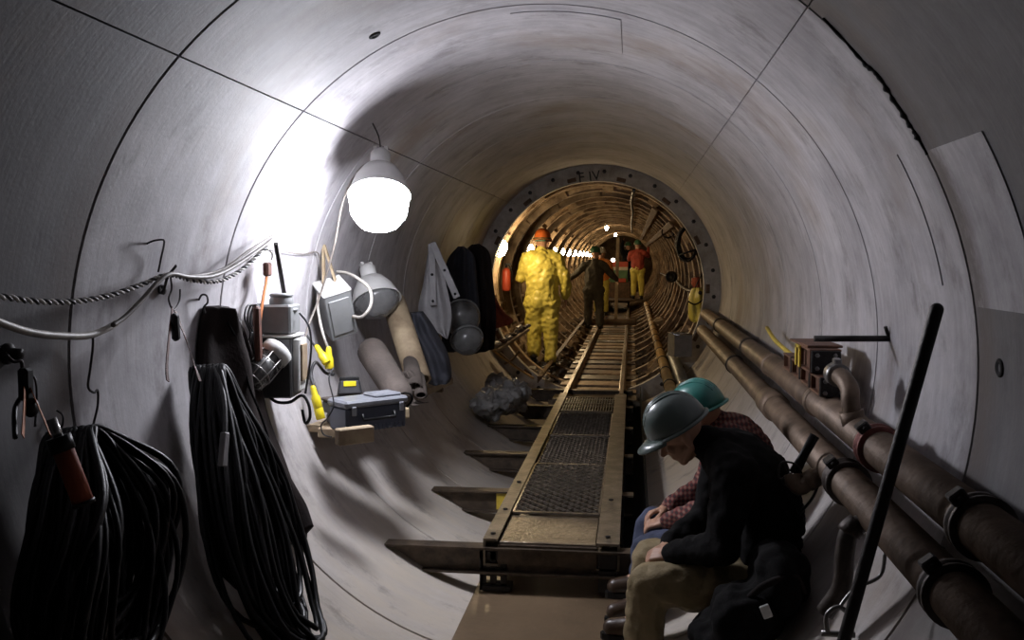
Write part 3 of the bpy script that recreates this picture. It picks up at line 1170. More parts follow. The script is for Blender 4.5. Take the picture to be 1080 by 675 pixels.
def cloth(name, mt, rows, base, bulge=.06, folds=3, seed=0, amp=.02, nr=36, nc=22, parent=None, back=.012):
    """hanging cloth with thickness; base('wall', off) lies along the lining, ('plane', y, slope, x) hangs free at a depth"""
    F, B = [], []
    for j in range(nr + 1):
        t = j / nr
        (xl, yl), (xr, yr) = lerp_rows(rows, t)
        for i in range(nc + 1):
            u = i / nc
            px, py = xl + (xr - xl) * u, yl + (yr - yl) * u
            prof = math.sin(PI * (.03 + .94 * u)) ** .6
            fo = math.sin(u * folds * 2 * PI + seed + 1.5 * noise.noise(V((t * 2.2, seed, 0)))) * .6 + noise.noise(V((u * 3, t * 5, seed)))
            d = prof * (bulge + amp * fo)
            if base[0] == 'wall':
                p = W(px, py, R0 - base[1])
                nrm = inward(p)
            else:
                p = at(px, py, base[1] + base[2] * (px - base[3]))
                nrm = V((.25, -.97, 0)).normalized()
            F.append(p + nrm * max(.008, d + .008))
            B.append(p + nrm * (-back if base[0] == 'plane' else 0) * prof)
    n, w_ = len(F), nc + 1
    fs = []
    for j in range(nr):
        for i in range(nc):
            a = j * w_ + i
            fs.append((a, a + w_, a + w_ + 1, a + 1))
            fs.append((n + a, n + a + 1, n + a + w_ + 1, n + a + w_))
    for j in range(nr):
        a = j * w_
        fs.append((a, n + a, n + a + w_, a + w_))
        a += nc
        fs.append((a, a + w_, n + a + w_, n + a))
    for i in range(nc):
        fs.append((i, i + 1, n + i + 1, n + i))
        a = nr * w_ + i
        fs.append((a, n + a, n + a + 1, a + 1))
    m = MB()
    m.add(F + B, fs, True)
    return m.build(name, mt, parent)


def wpath(pts, off=.03):
    out = []
    for q in pts:
        o = q[2] if len(q) > 2 else off
        out.append(W(q[0], q[1], R0 - o))
    return out


def wtube(name, mt, pts, r, label, cat, off=.03, group=None, n=8, sp=8, parent=None):
    m = MB()
    m.tube(spline(wpath(pts, off), sp), r, n)
    o = m.build(name, mt, parent)
    if label:
        tag(o, label, cat, group)
    return o


# twisted white rope-cable (two strands round each other) and the two plain cables beside it
cl = spline(wpath([(-40, 310), (0, 313), (40, 318), (80, 318), (118, 311), (150, 300), (178, 290), (205, 296), (232, 296), (258, 282), (283, 258)], .085), 14)
T = thing('twisted_cable', 'pale twisted cable looped along the left wall from hook to hook', 'cable', cl[60])
for sgn, mt in ((0, 'rope_white'), (PI, 'cable_dark')):
    pts = []
    L = 0
    for i, p in enumerate(cl):
        if i: L += (p - cl[i - 1]).length
        t = (cl[min(i + 1, len(cl) - 1)] - cl[max(i - 1, 0)]).normalized()
        fx = frame(t)
        a = L * 95 + sgn
        pts.append((p, fx, a))
    # resample finely so that the twist reads
    fine = []
    for i in range(len(pts) - 1):
        for k in range(6):
            u = k / 6
            p = pts[i][0].lerp(pts[i + 1][0], u)
            a = pts[i][2] + (pts[i + 1][2] - pts[i][2]) * u
            fine.append(p + pts[i][1] @ V((math.cos(a) * .005, math.sin(a) * .005, 0)))
    m = MB()
    m.tube(fine, .0058, 6)
    m.build('strand', mt, T)
wtube('grey_cable', 'cable_pale', [(-40, 322), (0, 340), (30, 350), (60, 354), (92, 354), (112, 347), (122, 341)], .0125, 'thick pale cable sagging below the twisted cable, ending in dark tape', 'cable', .09)
wtube('dark_cable', 'cable_grey', [(119, 343), (132, 334), (150, 316), (166, 298), (180, 289), (200, 292), (225, 291), (250, 279), (287, 253)], .009,
      'dark cable joined to the thick pale one, rising over the wall hook', 'cable', .11)
wtube('thin_cable', 'cable_grey', [(182, 288), (205, 291), (235, 284), (262, 265), (290, 247)], .007, 'thin grey cable strung just above the twisted cable', 'cable', .06)
wtube('loose_wire', 'cable_grey', [(290, 262), (305, 266), (320, 268), (336, 268), (338, 300)], .004, 'thin wire in the brightest patch of the left wall', 'wire', .02)

# hooks in the wall
def whook(name, label, pts, r=.004, off=.02, mt='wire', cat='hook'):
    return wtube(name, mt, pts, r, label, cat, off)


whook('wire_hook', 'bent wire stub on the left wall above the twisted cable', [(155, 257, .0), (162, 254, .03), (172, 253, .05), (173, 258, .05), (170, 272, .03), (167, 287, .03)])
m = MB()
m.tube(spline(wpath([(168, 300, -.01), (170, 308, .03), (173, 305, .05), (177, 292, .06), (186, 280, .07)]), 6), .006, 8)
m.lathe([(.02, 0), (.02, .02), (.0001, .024)], frame(inward(W(169, 305))), 12, W(169, 305))
tag(m.build('anchor_hook', 'iron'), 'iron anchor hook carrying the dark cable over the first strap', 'hook')
whook('wire_hook', 'long double S-hook of wire hanging from the thick pale cable', [(92, 352, .06), (97, 352, .05), (98, 365, .04), (95, 390, .03), (93, 408, .03), (99, 414, .03), (103, 412, .03), (103, 428, .03), (98, 450, .02), (94, 470, .02), (99, 481, .03), (108, 478, .03), (112, 470, .03)], .0045)
whook('wire_hook', 'small bent wire hook near the foot of the S-hook', [(60, 433, .01), (66, 438, .03), (66, 448, .03), (62, 456, .01)], .0035)
whook('wire_hook', 'wire coat hook holding the dark hanging coat', [(210, 316, .0), (213, 311, .03), (218, 312, .05), (219, 319, .05), (215, 324, .04), (216, 330, .04)], .0045)
p = W(6, 373)
T = thing('anchor_bolt', 'dark anchor bolt at the far left with a wire arm carrying the first strap', 'bolt', p)
m = MB()
m.lathe([(.034, .002), (.034, .012), (.02, .02), (.02, .05), (.0001, .055)], frame(inward(p)), 14, p)
m.build('bolt_head', 'iron', T)
m = MB()
m.tube(spline(wpath([(6, 374, .04), (14, 381, .05), (22, 381, .06), (24, 390, .06), (27, 398, .06), (24, 404, .06)]), 6), .006, 8)
m.build('hook_arm', 'wire', T)


# coils of hose on straps
def hose_coil(name, label, top, bot, n, r, wid, seed, group, mt='rubber', odd=4, lo=.03, hi=.20):
    rnd = random.Random(seed)
    a, b = W(*top), W(*bot)
    ta, tb, ya, yb = th_of(a), th_of(b), a.y, b.y
    T = thing(name, label, 'hose coil', a)
    for k in range(n):
        w = wid * rnd.uniform(.35, 1.1)
        Lf = rnd.uniform(.72, 1.03)
        o0 = rnd.uniform(lo, hi)
        sk = rnd.uniform(-.06, .06)
        pts = []
        N = 44
        for i in range(N):
            t = 2 * PI * i / N
            s = (1 - math.cos(t)) / 2
            th = ta + (tb - ta) * s * Lf
            y = ya + (yb - ya) * s * Lf + w * math.sin(t) * (.22 + .78 * s ** .8) + sk * s
            o = o0 * (.55 + .45 * math.sin(PI * min(1, s * 1.1))) + .025 + .035 * noise.noise(V((t * 1.2, k * 3.3, seed)))
            y += .05 * s * noise.noise(V((t * .9, k * 5.1, seed + 7)))
            th += .05 * s * noise.noise(V((t * .8, k * 4.7, seed + 3)))
            pts.append(wallp(th, y, o))
        m = MB()
        m.tube(pts, r * rnd.uniform(.8, 1.15), 7, closed=True)
        m.build('loop', 'rubber_grey' if k < odd else mt, T)
    return T


def strap(name, label, pts_list, r, mt, cat='strap', extras=()):
    T = thing(name, label, cat, W(*pts_list[0][0][:2]))
    for pts in pts_list:
        pa = spline(wpath(pts), 5)
        m = MB()
        for i in range(len(pa) - 1):
            m.bar(pa[i], pa[i + 1], r * 4, r * .6, inward(pa[i]))
        m.build('webbing', mt, T)
    return T


C2 = hose_coil('hose_coil', 'big coil of black hose hanging in front of the dark coat', (190, 388), (312, 712), 46, .0105, .29, 3, None, odd=6, lo=.08, hi=.30)
m = MB()
p = W(236, 474, R0 - .33)
m.box(p, (.022, .045, .13), Matrix.Rotation(-.25, 3, 'X'), ch=.004)
m.build('paper_tag', 'cloth_grey', C2)
S2 = strap('hanging_strap', 'orange-brown strap with black ratchet carrying the big black hose coil', [
    [(182, 325, .10), (179, 350, .15), (176, 385, .22), (177, 402, .24)],
    [(185, 328, .10), (195, 355, .16), (205, 385, .26), (211, 402, .29)]], .0055, 'strap_brown')
m = MB()
m.box(W(185, 345, R0 - .15), (.03, .035, .11), Matrix.Rotation(.08, 3, 'X'), ch=.01)
m.build('ratchet', 'rubber', S2)
m = MB()
m.tube(spline(wpath([(180, 292, .06), (181, 305, .06), (178, 316, .07), (183, 327, .08), (189, 318, .07), (190, 305, .06)]), 6), .004, 7)
m.build('wire_hook', 'wire', S2)

C1 = hose_coil('hose_coil', 'coil of black hose at the far left, hanging below the anchor bolt', (34, 458), (92, 770), 54, .0105, .40, 8, None, odd=5, lo=.08, hi=.36)
S1 = strap('hanging_strap', 'red-orange strap on the wire arm at the far left, carrying the black hose coil', [
    [(26, 398, .06), (26, 425, .14), (24, 460, .22)],
    [(28, 400, .06), (39, 425, .16), (54, 460, .26)]], .0045, 'strap_orange')
m = MB()
m.box(W(27, 405, R0 - .09), (.035, .04, .10), None, ch=.008)
m.ell(W(33, 430, R0 - .13), (.02, .03, .03))
m.build('ratchet', 'rubber', S1)
m = MB()
m.tube(spline(wpath([(24, 400, .06), (36, 398, .08), (39, 420, .09), (37, 450, .1)]), 6), .004, 6)
m.tube(spline(wpath([(26, 415, .06), (16, 430, .08), (16, 462, .12)]), 6), .008, 6)
m.build('cord', 'cable_dark', S1)
T = thing('grease_gun', 'red and black grease gun stuck in the far left hose coil', 'grease gun', W(75, 490, R0 - .40))
a, b = W(64, 468, R0 - .40), W(88, 530, R0 - .42)
m = MB(); m.tube([a, b], .028, 14); m.build('barrel', 'cloth_red', T)
m = MB(); m.tube([a - (b - a) * .12, a + (b - a) * .12], .033, 14); m.build('end_cap', 'rubber', T)
m = MB(); m.tube([b - (b - a) * .03, b + (b - a) * .04], .031, 14); m.build('end_cap', 'rubber', T)
m = MB(); m.tube([a - (b - a) * .42 + V((-.0, 0, .0)), a], .014, 10); m.build('rod', 'chrome', T)

CT = thing('hanging_coat', 'long dark coat hanging on a wire hook behind the big hose coil', 'coat', W(222, 330))
cloth('coat', 'cloth_coat', [((214, 323), (230, 322)), ((210, 345), (247, 347)), ((207, 380), (259, 380)), ((210, 425), (272, 427)), ((222, 475), (290, 475)), ((245, 518), (304, 515)), ((275, 550), (316, 548)), ((298, 574), (316, 575))],
      ('wall', .008), .10, 2, 1.2, .035, parent=CT)
cloth('cuff', 'cloth_grey', [((303, 545), (316, 540)), ((307, 552), (317, 549)), ((309, 557), (317, 555))], ('wall', .06), .03, 1, .3, .01, 10, 10, parent=CT)
m = MB()
m.tube(spline(wpath([(240, 340, .10), (256, 372, .13), (262, 405, .14), (276, 440, .15), (292, 490, .13), (308, 530, .10)]), 6), .006, 6)
m.build('front_seam', 'cloth_black', CT)

# orange strap and brown rod beside the wall transformer
S3 = strap('hanging_strap', 'orange strap hanging from a wire hook beside the wall transformer', [
    [(282, 279, .06), (281, 295, .07), (278, 312, .09), (275, 330, .1)], [(275, 330, .1), (273, 350, .1), (272, 385, .1)]], .008, 'strap_orange')
m = MB()
m.tube(spline(wpath([(277, 266, .04), (282, 263, .06), (287, 268, .06), (285, 276, .06), (280, 279, .07)]), 6), .005, 7)
m.build('wire_hook', 'chrome', S3)
m = MB()
m.box(W(282, 284, R0 - .075), (.03, .06, .07), None, ch=.008)
m.build('hook_block', 'strap_brown', S3)
m = MB()
m.box(W(272, 352, R0 - .12), (.03, .05, .27), Matrix.Rotation(.05, 3, 'X'), ch=.01)
m.build('leather_end', 'strap_brown', S3)
m = MB()
a, b = W(291, 257, R0 - .09), W(300, 312, R0 - .11)
m.tube([a, b], .012, 10)
tag(m.build('slanted_bar', 'iron'), 'short dark bar slanting down to the cap of the wall transformer', 'bar')
rnd = random.Random(5)
m = MB()
for k in range(5):
    x0 = 258 + k * 3
    m.tube(spline(wpath([(276, 325, .08), (x0 + 4, 322, .05), (x0, 335 + 3 * k, .05), (x0 + 6, 352, .06), (x0 + 1, 368 + 2 * k, .04), (266, 350, .06)]), 6), .005, 6)
tag(m.build('cord_bundle', 'cable_dark'), 'tangled black cords between the coat and the orange strap', 'cords', kind='thing')

# ------------------------------------------------------------------ transformer with caged lamp
yT = 4.70
c0 = at(297, 386, yT)
TR = thing('transformer_box', 'dark grey electrical box on the left wall with round cap and caged lamp', 'electrical box', c0)
rt = rotz(.08)
m = MB(); m.box(c0, (.155, .19, .31), rt, ch=.008); m.build('lower_box', 'box_dark', TR)
c1 = at(296, 336, yT)
m = MB(); m.box(c1, (.155, .19, .15), rt, ch=.01); m.build('upper_box', 'box_grey', TR)
m = MB(); m.box(c1 + V((0, 0, -.085)), (.19, .21, .012), rt, ch=.004); m.build('clamp_rim', 'box_white', TR)
m = MB()
cc = at(297, 322, yT - .0)
m.lathe([(.075, -.03), (.085, -.02), (.085, -.012), (.06, -.006), (.062, .0), (.062, .035), (.056, .045), (.056, .05), (.062, .055), (.055, .066), (.0001, .068)], None, 24, cc + V((0, 0, -.005)))
m.build('round_cap', 'box_grey', TR)
m = MB()
dv = rt @ V((.09, .02, 0))
m.box(c0 + dv + V((0, 0, .01)), (.035, .16, .27), rt, ch=.006)
m.build('side_panel', 'box_white', TR)
m = MB(); m.box(c0 + rt @ V((.112, .02, .02)), (.012, .10, .19), rt, ch=.003); m.build('side_door', 'wood_pale', TR)
m = MB(); m.box(c0 + rt @ V((.03, -.1, .03)), (.02, .03, .08), rt, ch=.004); m.build('switch', 'rubber', TR)
CL = None
ax = V((-.36, -.70, -.60)).normalized()
b = c0 + rt @ V((.005, -.135, .075))
m = MB()
ks = 1.3
_lathe = m.lathe
m.lathe([(.034 * ks, -.045), (.062 * ks, -.03), (.062 * ks, .015), (.052 * ks, .03), (.0001, .03)], frame(ax), 22, b)
cg = m.build('caged_lamp', 'box_white', TR)
m = MB()
m.lathe([(.048 * ks, .03), (.05 * ks, .10 * ks), (.042 * ks, .15 * ks), (.0001, .165 * ks)], frame(ax), 20, b); m.build('jar', 'glass_dull', cg)
m = MB()
fm = frame(ax)
for k in range(8):
    a = 2 * PI * k / 8
    q = lambda r, z: b + fm @ V((ks * r * math.cos(a), ks * r * math.sin(a), ks * z))
    m.tube([q(.056, .02), q(.058, .10), q(.05, .155), q(.02, .178)], .0032, 6)
for z, r in ((.06, .057), (.11, .057), (.15, .051)):
    m.tube([b + fm @ V((ks * r * math.cos(t * PI / 10), ks * r * math.sin(t * PI / 10), ks * z)) for t in range(20)], .003, 6, closed=True)
m.build('cage', 'wire_steel', cg)
m = MB()
m.tube(spline([at(284, 418, yT), at(292, 424, yT), at(306, 424, yT), at(318, 417, yT), at(325, 425, yT), at(327, 440, yT), at(322, 446, yT), at(319, 432, yT)], 6), .0085, 8)
m.tube(spline([at(316, 330, yT), at(326, 345, yT), at(328, 372, yT), at(322, 415, yT)], 6), .006, 8)
m.build('flex_cord', 'cable_dark', TR)

# ------------------------------------------------------------------ grey box with white top, plugs
yG = 5.62
c = at(354, 326, yG)
GB = thing('junction_box', 'pale grey metal box with a bright top, strapped to the left wall', 'junction box', c)
rt = Matrix.Rotation(.50, 3, 'X') @ rotz(.62)
m = MB(); m.box(c, (.17, .20, .31), rt, ch=.006); m.build('body', 'box_grey', GB)
m = MB(); m.box(c + rt @ V((0, 0, .16)), (.18, .21, .014), rt, ch=.004); m.build('lid', 'box_white', GB)
m = MB(); m.box(c + rt @ V((.0, -.104, .0)), (.13, .008, .24), rt, ch=.003); m.build('front_plate', 'box_grey', GB)
m = MB()
q = c + rt @ V((-.03, .05, .16))
m.bar(q, q + V((-.02, .06, .24)), .035, .012, V((1, 0, 0)))
m.bar(q + V((.07, .03, 0)), q + V((-.015, .06, .24)), .03, .012, V((1, 0, 0)))
m.build('hanger_strap', 'wood_pale', GB)
m = MB()
m.tube(spline([c + rt @ V((.07, -.11, -.02)), at(382, 334, yG - .1), at(391, 322, yG - .1), at(390, 305, yG - .05), at(378, 294, yG), at(366, 288, yG + .05), at(355, 287, yG + .1)], 7), .010, 10)
m.build('flex_conduit', 'cable_pale', GB)


def plug(T, p, d, r=.026):
    d = V(d).normalized()
    m = MB()
    m.lathe([(.010, -.075), (.016, -.06), (.018, -.02), (r, -.005), (r, .05), (r * .9, .055), (.0001, .055)], frame(d), 16, p)
    m.build('plug', 'plug_yellow', T)


def cord_thing(name, label, pts, r, mt, plugs):
    T = thing(name, label, 'power cord', pts[0])
    m = MB(); m.tube(spline(pts, 8), r, 8); m.build('cord', mt, T)
    for p, d in plugs:
        plug(T, p, d)
    return T


yP = 5.35
cord_thing('power_cord', 'pale cord with a yellow plug dropping below the grey junction box', [at(337, 300, yP + .2), at(335, 322, yP + .1), at(340, 350, yP), at(346, 367, yP)], .008, 'cable_pale',
           [(at(347, 379, yP), (.03, 0, -1))])
cord_thing('power_cord', 'short cord with a slanting yellow plug pushed against the upright yellow plug', [at(322, 352, yP), at(327, 358, yP), at(333, 366, yP)], .008, 'cable_dark',
           [(at(340, 375, yP - .02), (.6, -.2, -.8))])
cord_thing('power_cord', 'black cord with a dangling yellow plug left of the blue toolbox', [at(352, 395, yP), at(343, 393, yP), at(333, 382, yP - .1), at(328, 395, yP - .15), at(331, 407, yP - .2)], .009, 'cable_dark',
           [(at(333, 420, yP - .22), (.25, 0, -1)), (at(336, 432, yP - .22), (.25, 0, -1))])
cord_thing('power_cord', 'thin black charger lead hanging in a loop beside the blue toolbox', [at(352, 388, 5.0), at(347, 400, 4.95), at(352, 425, 4.9), at(346, 440, 4.88), at(339, 448, 4.9), at(341, 458, 4.9), at(350, 461, 4.9)], .004, 'cable_dark', [])

# ------------------------------------------------------------------ plank shelf and what lies on it
ZS = .925
def shelf_pt(px, py): 
    d = ray(px, py)
    return CAM + d * ((ZS - CAM.z) / d.z)
SH = thing('plank_shelf', 'rough plank shelf propped along the left wall below the work lamps', 'shelf', (-1.1, 5.6, ZS))
fl0, fl1 = shelf_pt(352, 452), shelf_pt(478, 398)
dirn = (fl1 - fl0).normalized()
sd = V((-dirn.y, dirn.x, 0))
def plank(a, b, t0, w, th, mt, z=0):
    m = MB()
    p, q = fl0.lerp(fl1, a), fl0.lerp(fl1, b)
    m.bar(p + sd * (t0 + w / 2) + V((0, 0, z - th / 2)), q + sd * (t0 + w / 2) + V((0, 0, z - th / 2)), w, th, V((0, 0, 1)), ch=.006)
    m.build('plank', mt, SH)
plank(0, 1.0, .0, .10, .055, 'wood_pale')
plank(.02, .98, .105, .09, .036, 'wood_pale')
m = MB()
p = at(374, 459, 4.72); m.box(p, (.20, .06, .085), rotz(.75), ch=.006); m.build('edge_block', 'wood_pale', SH)
m = MB()
p = at(420, 436, 5.35); m.box(p, (.13, .05, .06), rotz(.75), ch=.006); m.build('edge_block', 'wood_pale', SH)
for t in (.12, .5, .88):
    m = MB()
    p = fl0.lerp(fl1, t)
    zz = ZS - .04
    m.bar(V((-math.sqrt(R0 ** 2 - (R0 - zz) ** 2) + .02, p.y, zz - .02)), V((p.x, p.y, zz - .02)), .05, .035)
    m.build('bearer', 'wood_dark', SH)

TB = thing('toolbox', 'dark blue plastic toolbox with paler lid on the plank shelf', 'toolbox', (-1.02, 5.12, ZS))
rt = rotz(.82)
c = V((-1.00, 5.05, ZS + .082))
m = MB(); m.box(c, (.38, .19, .135), rt, ch=.012); m.build('tub', 'tool_blue', TB)
for k in range(16):
    pass
m = MB()
for k in range(14):
    m.box(c + rt @ V((-.17 + k * .026, -.097, -.05)), (.012, .006, .03), rt)
m.build('rib_band', 'tool_blue', TB)
m = MB(); m.box(c + V((0, 0, .085)), (.40, .21, .04), rt, ch=.012); m.box(c + rt @ V((.09, 0, .112)), (.17, .14, .02), rt, ch=.008); m.build('lid', 'tool_lid', TB)
m = MB()
m.tube([c + rt @ V(q) for q in ((-.10, -.105, .03), (-.10, -.118, .0), (.10, -.118, .0), (.10, -.105, .03))], .008, 8)
m.build('handle', 'rubber', TB)
for dx in (-.15, .15):
    m = MB(); m.box(c + rt @ V((dx, -.105, .05)), (.03, .012, .05), rt, ch=.004); m.build('latch', 'tool_lid', TB)
CS = thing('flat_case', 'flat black case lying on the shelf behind the blue toolbox', 'case', (-1.16, 5.25, ZS))
m = MB(); c = V((-1.16, 5.27, ZS + .10)); m.box(c, (.30, .16, .07), rotz(.75), ch=.01); m.build('shell', 'case_black', CS)
m = MB(); m.box(c + V((0, 0, .042)), (.31, .17, .02), rotz(.75), ch=.006); m.build('lid', 'felt', CS)
m = MB(); m.box(V((-1.16, 5.27, ZS + .032)), (.26, .14, .06), rotz(.75), ch=.01); m.build('base', 'case_black', CS)
BC = thing('battery_charger', 'black battery charger with yellow label standing on the flat black case', 'charger', (-1.19, 5.30, ZS + .15))
c = V((-1.17, 5.26, ZS + .20))
rt2 = rotz(.35) @ Matrix.Rotation(-.25, 3, 'X')
m = MB(); m.box(c, (.14, .12, .09), rt2, ch=.012, taper=.85); m.build('body', 'case_black', BC)
m = MB(); m.box(c + rt2 @ V((0, -.055, .02)), (.07, .008, .03), rt2, ch=.002); m.build('label', 'plug_yellow', BC)
m = MB(); m.box(c + rt2 @ V((0, .0, .05)), (.11, .09, .025), rt2, ch=.006); m.build('slot', 'rubber', BC)

# rolled felt, crumpled cut hose, long cardboard tube
RL = thing('rolled_mat', 'brown felt roll leaning on the shelf right of the toolbox', 'roll', (-1.05, 5.75, ZS))
a, b = at(421, 416, 5.55), at(393, 372, 5.85)
m = MB(); m.cap(a, b, .085, .095, 20); m.build('roll', 'felt', RL)
m = MB()
fm = frame(a - b)
sp = [a + fm @ V((.012 * k * .35 * math.cos(k * .5), .012 * k * .35 * math.sin(k * .5), .0855 - .0008 * k)) for k in range(18)]
m.tube(sp, .006, 6); m.build('roll_edge', 'cloth_black', RL)
TU = thing('cardboard_tube', 'pale cardboard tube leaning between wall and shelf under the unlit lamp', 'tube', (-1.0, 6.3, ZS))
a, b = at(442, 402, 6.2), at(415, 318, 6.55)
m = MB()
fm = frame(b - a)
L = (b - a).length
m.lathe([(.07, 0), (.085, 0), (.085, L), (.07, L), (.07, 0)], fm, 28, a); m.build('tube', 'wood_pale', TU)
CH = thing('cut_hose', 'torn piece of dark grey double hose lying open on the shelf front', 'hose', (-.93, 6.0, ZS))
for px, py, r in ((437, 408, .055), (444, 417, .042)):
    a = at(px, py, 5.95)
    b = a + V((-.09, .28, .14))
    fm = frame(b - a); L = (b - a).length
    m = MB()
    m.lathe([(r * .72, 0), (r, 0), (r * 1.05, L * .5), (r * .9, L), (r * .65, L), (r * .72, 0)], fm, 22, a, sy=.75)
    m.build('hose_wall', 'felt', CH)
m = MB()
rows = [((424, 392), (433, 390)), ((424, 402), (441, 400)), ((420, 412), (436, 418)), ((416, 424), (446, 424)), ((424, 428), (452, 424))]
F = cloth('torn_flap', 'felt', rows, ('plane', 6.02, 0, 430), .04, 2, 2, .02, 16, 14, parent=CH)

# dark sacks and coats further along the wall
cloth_specs = [
    ('dark_bundle', 'cloth_navy', 'dark blue bundle of cloth on the shelf end behind the cardboard tube', 'bundle',
     [((428, 330), (446, 328)), ((430, 350), (458, 345)), ((440, 375), (472, 372)), ((446, 395), (476, 394)), ((452, 404), (474, 402))], ('plane', 6.75, .0, 450), .16, 2, 4.0, .05),
    ('hanging_coat', 'cloth_coat', 'blackish coat hanging on the left wall nearest to the steel flange', 'coat',
     [((497, 258), (505, 257)), ((487, 271), (516, 267)), ((485, 300), (520, 298)), ((487, 335), (523, 332)), ((489, 374), (521, 368))], ('plane', 9.3, .0, 500), .09, 3, .7, .06),
    ('hanging_coat', 'cloth_navy', 'dark navy coat hanging behind the grey leather apron', 'coat',
     [((483, 260), (489, 260)), ((472, 274), (500, 270)), ((467, 300), (503, 298)), ((465, 335), (506, 332)), ((467, 372), (507, 366))], ('plane', 9.0, .0, 490), .09, 3, 2.7, .06),
]
for nm, mt, lab, cat, rows, base, bulge, folds, seed, amp in cloth_specs:
    o = cloth(nm, mt, rows, base, bulge, folds, seed, amp)
    tag(o, lab, cat)
o = cloth('red_cloth', 'cloth_red', [((503, 292), (505, 291)), ((507, 308), (520, 310)), ((511, 325), (531, 328)), ((516, 342), (541, 337)), ((519, 347), (538, 342))], ('plane', 10.6, 0, 515), .06, 2, 3, .03, back=.03)
tag(o, 'dull red cloth hanging by one corner at the left edge of the steel flange', 'cloth')

AP = thing('leather_apron', 'grey leather apron with two strap ends, hanging on the left wall', 'apron', at(460, 300, 7.6))
cloth('apron_skirt', 'cloth_grey', [((454, 256), (458, 256)), ((450, 275), (463, 274)), ((446, 300), (470, 298)), ((441, 328), (476, 328)), ((452, 344), (475, 345)), ((469, 356), (472, 357))], ('plane', 7.6, 0, 460), .07, 2, .4, .03, parent=AP, back=.02)
for k, ((ax_, ay), (bx_, by), w) in enumerate([((455, 257), (457, 322), .055), ((456, 256), (482, 314), .055)]):
    a, b = at(ax_, ay, 7.46 - .03 * k), at(bx_, by, 7.46 - .03 * k)
    m = MB()
    m.bar(a, b, w, .014, V((.25, -1, 0)), ch=.004)
    o = m.build('strap_end', 'cloth_grey', AP)
    for t in (.5, .93):
        m = MB()
        m.lathe([(.011, 0), (.011, .006), (.0001, .007)], frame(V((.2, -1, 0))), 10, a.lerp(b, t) + V((0, -.008, 0)))
        m.build('rivet', 'rubber', o)

def dome_lamp(label, p, axis, r):
    ax = V(axis).normalized(); fm = frame(ax)
    T = thing('lamp_globe', label, 'lamp glass', p, None)
    m = MB()
    m.lathe([(r, 0), (r * .98, r * .35), (r * .8, r * .68), (r * .45, r * .9), (.0001, r * .97)], fm, 28, p)
    m.build('glass', 'glass_dull', T)
    m = MB()
    m.lathe([(r * .5, -r * .7), (r * .9, -r * .25), (r * 1.05, 0), (r * 1.05, .012), (r * .95, .012), (r * .9, 0), (.0001, -.02)], fm, 28, p)
    m.build('reflector', 'box_grey', T)
dome_lamp('upper dull glass lamp globe hanging beside the grey apron', at(486, 334, 8.2), (.35, -.85, -.35), .165)
dome_lamp('lower dull glass lamp globe hanging under the other one beside the apron', at(492, 357, 8.0), (.35, -.75, -.55), .14)

# clear plastic bundle on the floor by the ties
m = MB()
rnd = random.Random(2)
pc = V((-.86, 8.9, .52))
for k in range(16):
    p = pc + V((rnd.uniform(-.14, .2), rnd.uniform(-.45, .45), rnd.uniform(-.09, .10)))
    m.ell(p, (rnd.uniform(.09, .15), rnd.uniform(.12, .2), rnd.uniform(.06, .11)), None, 12)
o = m.build('plastic_bundle', 'plastic_film', remesh=.018, smooth_it=1, wrinkle=(.05, 15, 3))
tag(o, 'crumpled bundle of clear plastic film on the sloping floor beside the ties', 'plastic bundle')

# ------------------------------------------------------------------ people
def hand(m, wrist, d, palm, side, curl=.6, k=1.0):
    """wrist point, direction of the hand, palm normal, side = direction of the thumb"""
    d = V(d).normalized()
    palm = (V(palm) - d * V(palm).dot(d)).normalized()
    th = d.cross(palm).normalized()
    if th.dot(V(side)) < 0:
        th = -th
    w = V(wrist)
    # palm: four metacarpal capsules side by side
    for i in range(4):
        o = (i - 1.5) * .019 * k
        m.cap(w + d * .012 * k + th * (-o) * .7, w + d * .088 * k - th * o, .015 * k, .0125 * k, 10)
    m.cap(w - d * .03 * k, w + d * .03 * k, .026 * k, .024 * k, 12)
    lens = [(.040, .025, .020), (.045, .028, .021), (.041, .026, .020), (.032, .020, .018)]
    for i in range(4):
        o = (i - 1.5) * .0205 * k
        p = w + d * .092 * k - th * o
        dd = d.copy()
        a = curl * (.8 + .12 * i)
        for j, L in enumerate(lens[i]):
            dd = (Matrix.Rotation(0, 3, th) @ dd)
            ang = a * (.75 if j == 0 else .95)
            # bend towards the palm
            dd = (dd * math.cos(ang) + _perp(dd, palm, th) * math.sin(ang)).normalized()
            q = p + dd * L * k
            m.cap(p, q, (.0100 - .0009 * j) * k, (.0094 - .0012 * j) * k, 9)
            p = q
    p = w + d * .025 * k + th * .022 * k
    q = p + (d * .6 + th * .65 + palm * .25).normalized() * .045 * k
    m.cap(p, q, .014 * k, .0115 * k, 9)
    q2 = q + (d * .85 + th * .15 + palm * .5 * curl).normalized() * .034 * k
    m.cap(q, q2, .0115 * k, .0098 * k, 9)
    m.cap(q2, q2 + (d * .9 - th * .1 + palm * .6 * curl).normalized() * .024 * k, .0098 * k, .0082 * k, 9)


def _perp(dd, palm, th):
    v = palm - dd * palm.dot(dd)
    if v.length < .15:
        # the finger already points along the palm normal: keep turning the same way
        v = th.cross(dd)
        if v.dot(palm.cross(th)) < 0: v = -v
    return v.normalized()


